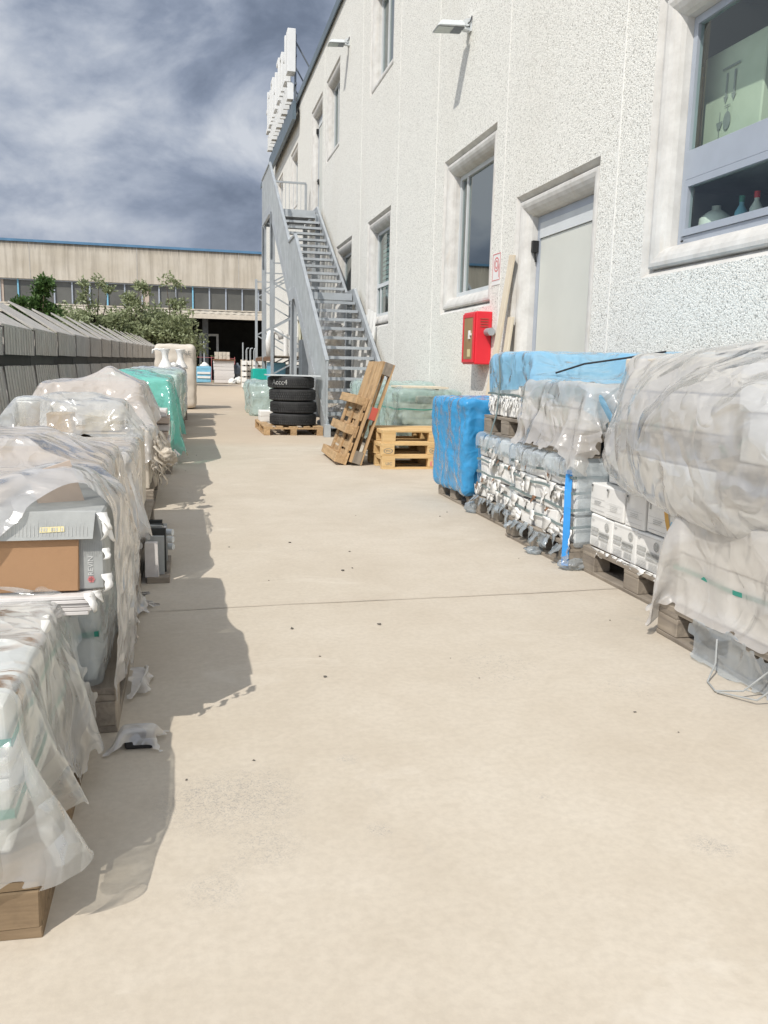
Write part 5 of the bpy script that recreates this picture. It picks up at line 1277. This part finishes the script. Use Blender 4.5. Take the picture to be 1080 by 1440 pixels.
P=drape(56,66,lambda u,v:(1.98+1.42*u,4.02+2.42*v,1.28+.02*np.sin(u*9+v*8)),bU,70,6,1.,.014,force=fU,seed=59)
sheet('plastic_cover',P,'filmblue','light blue film over the upper tier beside the red cabinet',rag=.8,seed=66,group='covers on the right row')
bV=[(2.185,2.79,4.34,5.22,.60,1.03),(2.16,3.2,4.3,5.25,.6,.775),(2.1,3.2,4.3,5.26,0,.63)]
P=drape(36,50,lambda u,v:(1.76+.72*u,4.06+1.26*v,1.09+.015*np.sin(u*9+v*8)),bV,64,6,1.,.030,seed=61,fix=lambda P,t:P.__setitem__((slice(None),-1,slice(0,2)),np.stack([np.full(50,2.48),4.06+1.26*np.linspace(0,1,50)],-1)))
sheet('grey_sheet',P,'filmC','dull grey translucent sheet hanging over the cartons between the blue film and the billowing cover',rag=1.1,seed=71,group='covers on the right row')
m=MB(); m.tube([(2.30,5.05,1.10),(2.42,4.9,1.16),(2.62,4.75,1.20),(2.8,4.6,1.242)],.006,6); props(m.build('cord','black',None,(2.5,4.8,1.1)),'thin dark cord running over the blue film','cord')
# --- blue wrapped block
pal(2.20,2.95,6.36,7.20,0,'dark pallet under the deep blue wrapped block')
packs(2.24,2.88,lin(6.42,7.15,2),[.146,.5,.82],'offwhite','pale pack inside the deep blue wrapping','packs inside the deep blue block')
o=wrapped('blue_wrapped_block',2.13,2.93,6.30,7.26,.105,.875,'filmdeep','tall block wrapped in deep blue stretch film beside the pine pallets','wrapped load',.016,77,.022,.045,.07,vcrease=.5)
crumple('dark_rag',(2.24,6.46,.05),.06,'black','dark rag caught on the pallet under the deep blue block',5,(1,1,.7),'rag')
# --- pale green wrapped loads by the wall
for k,(y0,y1,x0,z1,lab) in enumerate(((10.4,11.5,2.62,.84,'pale green wrapped load behind the stack of pine pallets, nearer one'),(11.6,13.0,2.48,.90,'pale green wrapped load behind the leaning pallets, farther one'))):
    pal(x0,3.45,y0,y1,0,('pallet under the nearer pale green wrapped load','pallet under the farther pale green wrapped load')[k])
    packs(x0+.06,x0+.48,lin(y0+.05,y1-.05,4),[.146,.40,z1-.18],'stone',('cream pack inside the nearer pale green load','cream pack inside the farther pale green load')[k],'packs in the pale green loads %s'%('near','far')[k])
    packs(x0+.5,3.42,lin(y0+.05,y1-.05,2),[.146,z1-.1],'tileb',('beige pack in the nearer pale green load','beige pack in the farther pale green load')[k],'beige packs in the pale green loads %s'%('near','far')[k])
    o=wrapped('stretch_wrap',x0,3.46,y0,y1,.10,z1,'filmg',lab,'plastic sheet',.04,81+k,.04,.06,group='stretch film on the loads'); 
    strap(x0-.01,3.46,y0-.01,y1,.60,'strapg',('green strap around the nearer pale green load','green strap around the farther pale green load')[k],.014)
o=MB().box(2.7,3.3,10.5,11.2,.86,.885).build('flat_board','woodboard',None,(3,10.8,.86)); props(o,'pale board lying on the nearer pale green load','board')
crumple('white_rag',(2.42,11.6,.42),.11,'whitecer','white rag hanging on the pale green load behind the leaning pallets',9,(.5,.8,1.6),'rag')

# ================================================================== TYRES
TX,TY=1.70,14.05
pal(1.20,2.16,13.60,15.45,0,'weathered slatted pallet carrying the stack of tyres','woodold','wooden pallets')
def tyre(z,label,rx):
    t=thing('tyre',(TX+rx,TY,z),label,'tyre','stacked tyres'); 
    r,w=.372,.198; prof=[(.215,.030),(.225,.008),(.27,.0),(.34,.004),(.364,.014),(.374,.030),(.376,.099),(.374,.168),(.364,.184),(.34,.194),(.27,.198),(.225,.190),(.215,.168),(.24,.15),(.30,.12),(.30,.078),(.24,.048)]
    o=MB().lathe(prof,(0,0,0),64,True).build('casing','rubber',t,local=True,smooth=True)
    m=MB(); n=70
    for row,(za,zb,sk) in enumerate(((.022,.055,.10),(.062,.095,-.03),(.101,.134,.03),(.141,.175,-.10))):
        for k in range(n):
            a=6.283*(k+.5*(row%2))/n; b=a+6.283/n*.62; R_=.387 if row in(1,2) else .384
            m.add([(q*math.cos(g+s_),q*math.sin(g+s_),zz) for q in (R_,.355) for g,zz,s_ in ((a,za,0),(b,za,0),(b,zb,sk*.25),(a,zb,sk*.25))],[(0,1,2,3),(0,4,5,1),(1,5,6,2),(2,6,7,3),(3,7,4,0)])
    m.build('tread','rubber',t,local=True); return t
for k,(lab,rx) in enumerate((('worn black tyre at the bottom of the stack of four',.02),('worn black tyre second from the bottom of the stack',.025),('worn black tyre third from the bottom of the stack',.01),('top tyre of the stack with white chalk writing',-.015))):
    T=tyre(.145+.2*k,lab,rx)
    T.rotation_euler=(0,0,k*.7)
def chalk():
    o=text('chalk_writing','Accc4',.115,(0,0,0),(1,0,0),(0,0,1),'chalk',None,.0006)
    me=o.data; Rr=.3885
    for v in me.vertices:
        a=-math.pi/2+(v.co.x-.13)/Rr-.30; z=v.co.z+.10; v.co=(math.cos(a)*(Rr-v.co.y*0),math.sin(a)*Rr,z)
    T.rotation_euler=(0,0,0); o.parent=T
    o.modifiers.new('s','SOLIDIFY').thickness=.001
chalk()
o=MB().box(1.28,2.13,13.72,14.5,.948,.966,None,.003).build('flat_board','alul',None,(1.7,14.1,.948)); props(o,'thin grey board lying on top of the stack of tyres','board')
for k in range(2):
    o=MB().box(1.24,1.50,14.75,15.2,.146+.092*k,.234+.092*k,None,.004).build('white_box','carton',None,(1.37,15,.146+.092*k),bevel=.004); props(o,('flat white box on the tyre pallet, lower one','flat white box on the tyre pallet, upper one')[k],'box','white boxes on the tyre pallet')
# ================================================================== UNDER AND BEHIND THE STAIRS
for k,(x,y,z,r,mt,lab) in enumerate(((2.85,14.3,.22,.26,'whitecer','white filled plastic bag under the lowest treads'),(2.62,15.0,.20,.22,'filmA','milky plastic bag under the stair behind the tyres'),(2.95,15.3,.26,.28,'stone','cream sack under the stair near the wall'))):
    crumple('plastic_bag',(x,y,z),r,mt,lab,70+k,(1,1.2,.9),'bag',.35,'bags under the stair')
crumple('rubble_sack',(2.42,14.6,.10),.17,'greycard','grey rubble sack between the tyres and the stair foot',75,(1.2,1,.7),'sack')
for k in range(7):
    y=15.9+.27*k; t_=MB().bar((3.33,y,.0),(3.50,y+.05,2.15+.05*(k%3)),.05,.03,up=(0,1,0)).build('white_strip','white',None,(3.3,y,0)); props(t_,'long white strip leaning on the wall behind the stair treads','strip','white strips leaning behind the stair')
o=wrapped('wrapped_column',2.75,3.15,17.2,17.8,.0,2.0,'filmA','tall column of goods in milky film standing under the upper flight','wrapped load',.05,91,.05,.1)
packs(2.80,3.10,lin(17.25,17.75,1),[.0,.6,1.2,1.85],'stone','cream box inside the tall milky column under the stair','boxes in the milky column')
o=MB().box(2.5,3.0,18.9,19.4,0,1.7).build('steel_cabinet','metald',None,(2.75,19.1,0),bevel=.01); props(o,'dark steel cabinet under the stair landing','cabinet')
# pallet rack
rk=thing('storage_rack',(2.6,23.4,0),'grey steel pallet rack with zigzag braces behind the stair','rack')
for y in (21.,23.3,25.8):
    for x in (2.05,3.05): MB().bar((x,y,0),(x,y,3.62),.07,.07).build('upright','metal',rk)
    m=MB(); z=.35; f=0
    while z<3.3:
        a,b=((2.05,3.05) if f else (3.05,2.05)); m.bar((a,y,z),(b,y,z+.55),.035); z+=.55; f^=1
    m.bar((2.05,y,3.55),(3.05,y,3.55),.03); m.build('brace','metal',rk)
for x in (2.05,3.05): MB().bar((x,21.,1.28),(x,25.8,1.28),.05,.10).build('beam','rust',rk)
MB().box(2.06,3.04,21.05,25.75,1.335,1.36).build('shelf_board','woodgrey',rk)
t=thing('white_duct',(2.2,22.6,1.36),'white bent ventilation duct standing on the rack shelf','duct')
MB().tube([(2.12,22.4,1.365),(2.10,22.4,1.75),(2.14,22.4,1.93),(2.26,22.4,2.02),(2.40,22.4,1.95),(2.44,22.4,1.80)],.085,16).build('duct_body','whitecer',t,smooth=True)
for k in range(3):
    x=2.52+.14*k; o=MB().tube([(x,22.2,1.362),(x,22.2,1.92-.03*k)],.062,14).build('white_pipe','whitecer',None,(x,22.2,1.36),smooth=False); props(o,'upright white pipe end beside the bent duct on the rack shelf','pipe','white pipes on the rack')
for k,(x0,x1,z0,z1,mt,lab) in enumerate(((2.1,2.5,.75,1.2,'bluecrate','light blue crate below the rack shelf'),(2.5,2.95,.70,1.15,'metald','dark metal bin below the rack shelf'),(2.1,2.9,.1,.66,'stone','cream boxes at the foot of the rack'))):
    o=MB().box(x0,x1,22.0,23.0,z0,z1,None,.01).build(('blue_crate','metal_bin','cream_box')[k],mt,None,((x0+x1)/2,22.5,z0),bevel=.012); props(o,lab,('crate','bin','box')[k])
t=thing('rack_platform',(2.5,22.5,.66),'low steel platform under the rack shelf','platform'); MB().box(2.08,3.0,21.9,23.1,.665,.698).build('platform_top','metal',t)
t=thing('wire_trolley',(2.75,20.9,0),'grey metal frame trolley with a cream cloth hung over its end','trolley')
m=MB()
for x in (2.5,2.98):
    for y in (20.6,21.): m.bar((x,y,0),(x,y,2.2),.04)
m.bar((2.5,20.6,2.2),(2.98,20.6,2.2),.04); m.bar((2.5,20.6,1.1),(2.98,20.6,1.1),.05); m.bar((2.5,20.6,.8),(2.98,20.6,.95),.04); m.bar((2.5,20.6,1.5),(2.98,20.6,1.5),.10); m.build('frame','metal',t)
def hung():
    m=MB(); nu,nv=16,22
    for j in range(nv+1):
        for i in range(nu+1):
            f=j/nv; x=2.62+.26*(i/nu)*(1-.45*f)+.05*f; y=20.52+.05*math.sin(i*1.1+j*.2)*(1-.3*f)+.02*math.sin(j*.7+i)
            m.v.append((x,y,2.23-.95*f-.06*math.sin(i*.8)))
    m.f=[(j*(nu+1)+i,j*(nu+1)+i+1,(j+1)*(nu+1)+i+1,(j+1)*(nu+1)+i) for j in range(nv) for i in range(nu)]
    o=m.build('cream_cloth','cloth',None,(2.75,20.5,1.3),smooth=True,sub=1); o.modifiers.new('t','SOLIDIFY').thickness=.004; props(o,'crumpled cream cloth hanging over the metal frame under the stair','cloth')
hung()
packs(1.45,2.0,lin(18.9,20.5,3),[.02,.40,.66],'bluecrate' if 0 else 'tile','pale pack in the film covered load behind the tyres','packs behind the tyres')
o=wrapped('stretch_wrap',1.38,2.05,18.8,20.6,.0,.74,'filmg','bluish film covered load behind the tyres','plastic sheet',.06,95,.05,.1,group='stretch film on the loads')
o=MB().box(1.75,2.2,23.2,23.9,.72,1.02,None,.01).build('teal_crate','teal',None,(2,23.5,.72),bevel=.015); props(o,'teal plastic crate on a grey bin left of the rack','crate')
o=MB().box(1.62,2.0,23.1,24.,0,.715,None,.01).build('grey_bin','metal',None,(1.8,23.5,0),bevel=.02); props(o,'grey bin under the teal crate','bin')
# white slatted crates and hoops far right
for k in range(5):
    x=2.62+.27*k; t=thing('slatted_crate',(x,42+.6*(k%2),0),'white slatted crate standing on end in the row at the far right','crate','white slatted crates')
    for q in range(5): MB().box(x,x+.24,42+.6*(k%2)+.0,42.04+.6*(k%2),.05+.27*q,.25+.27*q).build('slat','white',t)
    m=MB()
    for xx in (x+.0,x+.2): m.box(xx,xx+.04,42.045+.6*(k%2),42.7+.6*(k%2),0,1.38)
    m.build('side','stone',t)
for k in range(3):
    x=3.05+.2*k; y=45.-.0*k
    o=MB().tube([(x,y,0),(x,y,1.85),(x+.04,y,1.97),(x+.12,y,2.0),(x+.12,y+1.2,2.0),(x+.12,y+1.3,1.9),(x+.12,y+1.3,0)],.03,8).build('steel_hoop','metal',None,(x,y,0)); props(o,'bent steel hoop among the white slatted crates','hoop','steel hoops')
# in front of the hall
t=thing('blue_container',(1.0,52,0),'light blue plastic container in front of the dark bay','container')
MB().box(.56,1.44,51.6,52.5,.05,.98,None,.02).build('container_body','bluecrate',t,bevel=.05,seg=2)
for z in (.30,.55): MB().box(.62,1.38,51.55,51.60,z,z+.12).build('rib','white',t)
t=thing('parasol_base',(1.05,52,.98),'white domed base with an upright pole on the blue container','parasol base')
MB().lathe([(0,0),(.30,0),(.28,.08),(.15,.20),(.05,.26),(0,.26)],(1.05,52,.985),20).build('dome','white',t,smooth=True); MB().tube([(1.05,52,1.2),(1.03,52,2.45)],.035,8).build('pole','metal',t)
for k in range(7):
    z=.05+.187*k; o=MB().box(1.60+R(-.02,.02),2.78+R(-.03,.03),51.5,52.6,z,z+.18,None,.008).build('white_block','tile',None,(2.2,52,z),bevel=.01); props(o,'white block layer in the tall pile before the dark bay','block','white blocks before the bay')
o=MB().box(1.55,2.85,51.4,52.7,1.365,1.43).build('dark_pallet_sheet','rust',None,(2.2,52,1.365)); props(o,'brown slip board between the white pile and the cartons on it','board')
for k in range(8):
    x=1.66+.22*(k%4); z=1.432+.215*(k//4); o=MB().box(x,x+.205,51.6,52.3,z,z+.21,None,.008).build('cream_carton','stone',None,(x,52,z),bevel=.008); props(o,'small cream carton on top of the white pile before the dark bay','carton','cream cartons on the white pile')
for k in range(8): crumple('rubble_lump',(2.55+R(-.3,.6),51.1+R(-.3,.3),R(.08,.32)),R(.10,.2),'offwhite','pale lump in the rubble heap beside the white pile',100+k,(1,1,.9),'rubble',.45,'rubble heap lumps')
for k,(x,c,lab) in enumerate(((.25,'orange','orange sack beside the blue container'),(.0,'rust','brown heap beside the orange sack'),(3.0,'metald','dark bundle right of the rubble heap'))):
    crumple('filled_sack',(x,52.6,.55),.42,c,lab,110+k,(.8,.8,1.3),'sack',.4)
o=MB().tube([(3.2,50,0),(3.2,50,2.4)],.04,8).build('steel_post','metal',None,(3.2,50,0)); props(o,'plain steel post standing near the slatted crates','post')
m=MB(); m.bar((.1,53.2,1.55),(2.9,53.2,1.5),.02)
for x in (.1,1.5,2.9): m.bar((x,53.2,0),(x,53.2,1.6),.025)
props(m.build('barrier','redl',None,(1.5,53.2,0)),'thin red barrier across the dark bay','barrier')
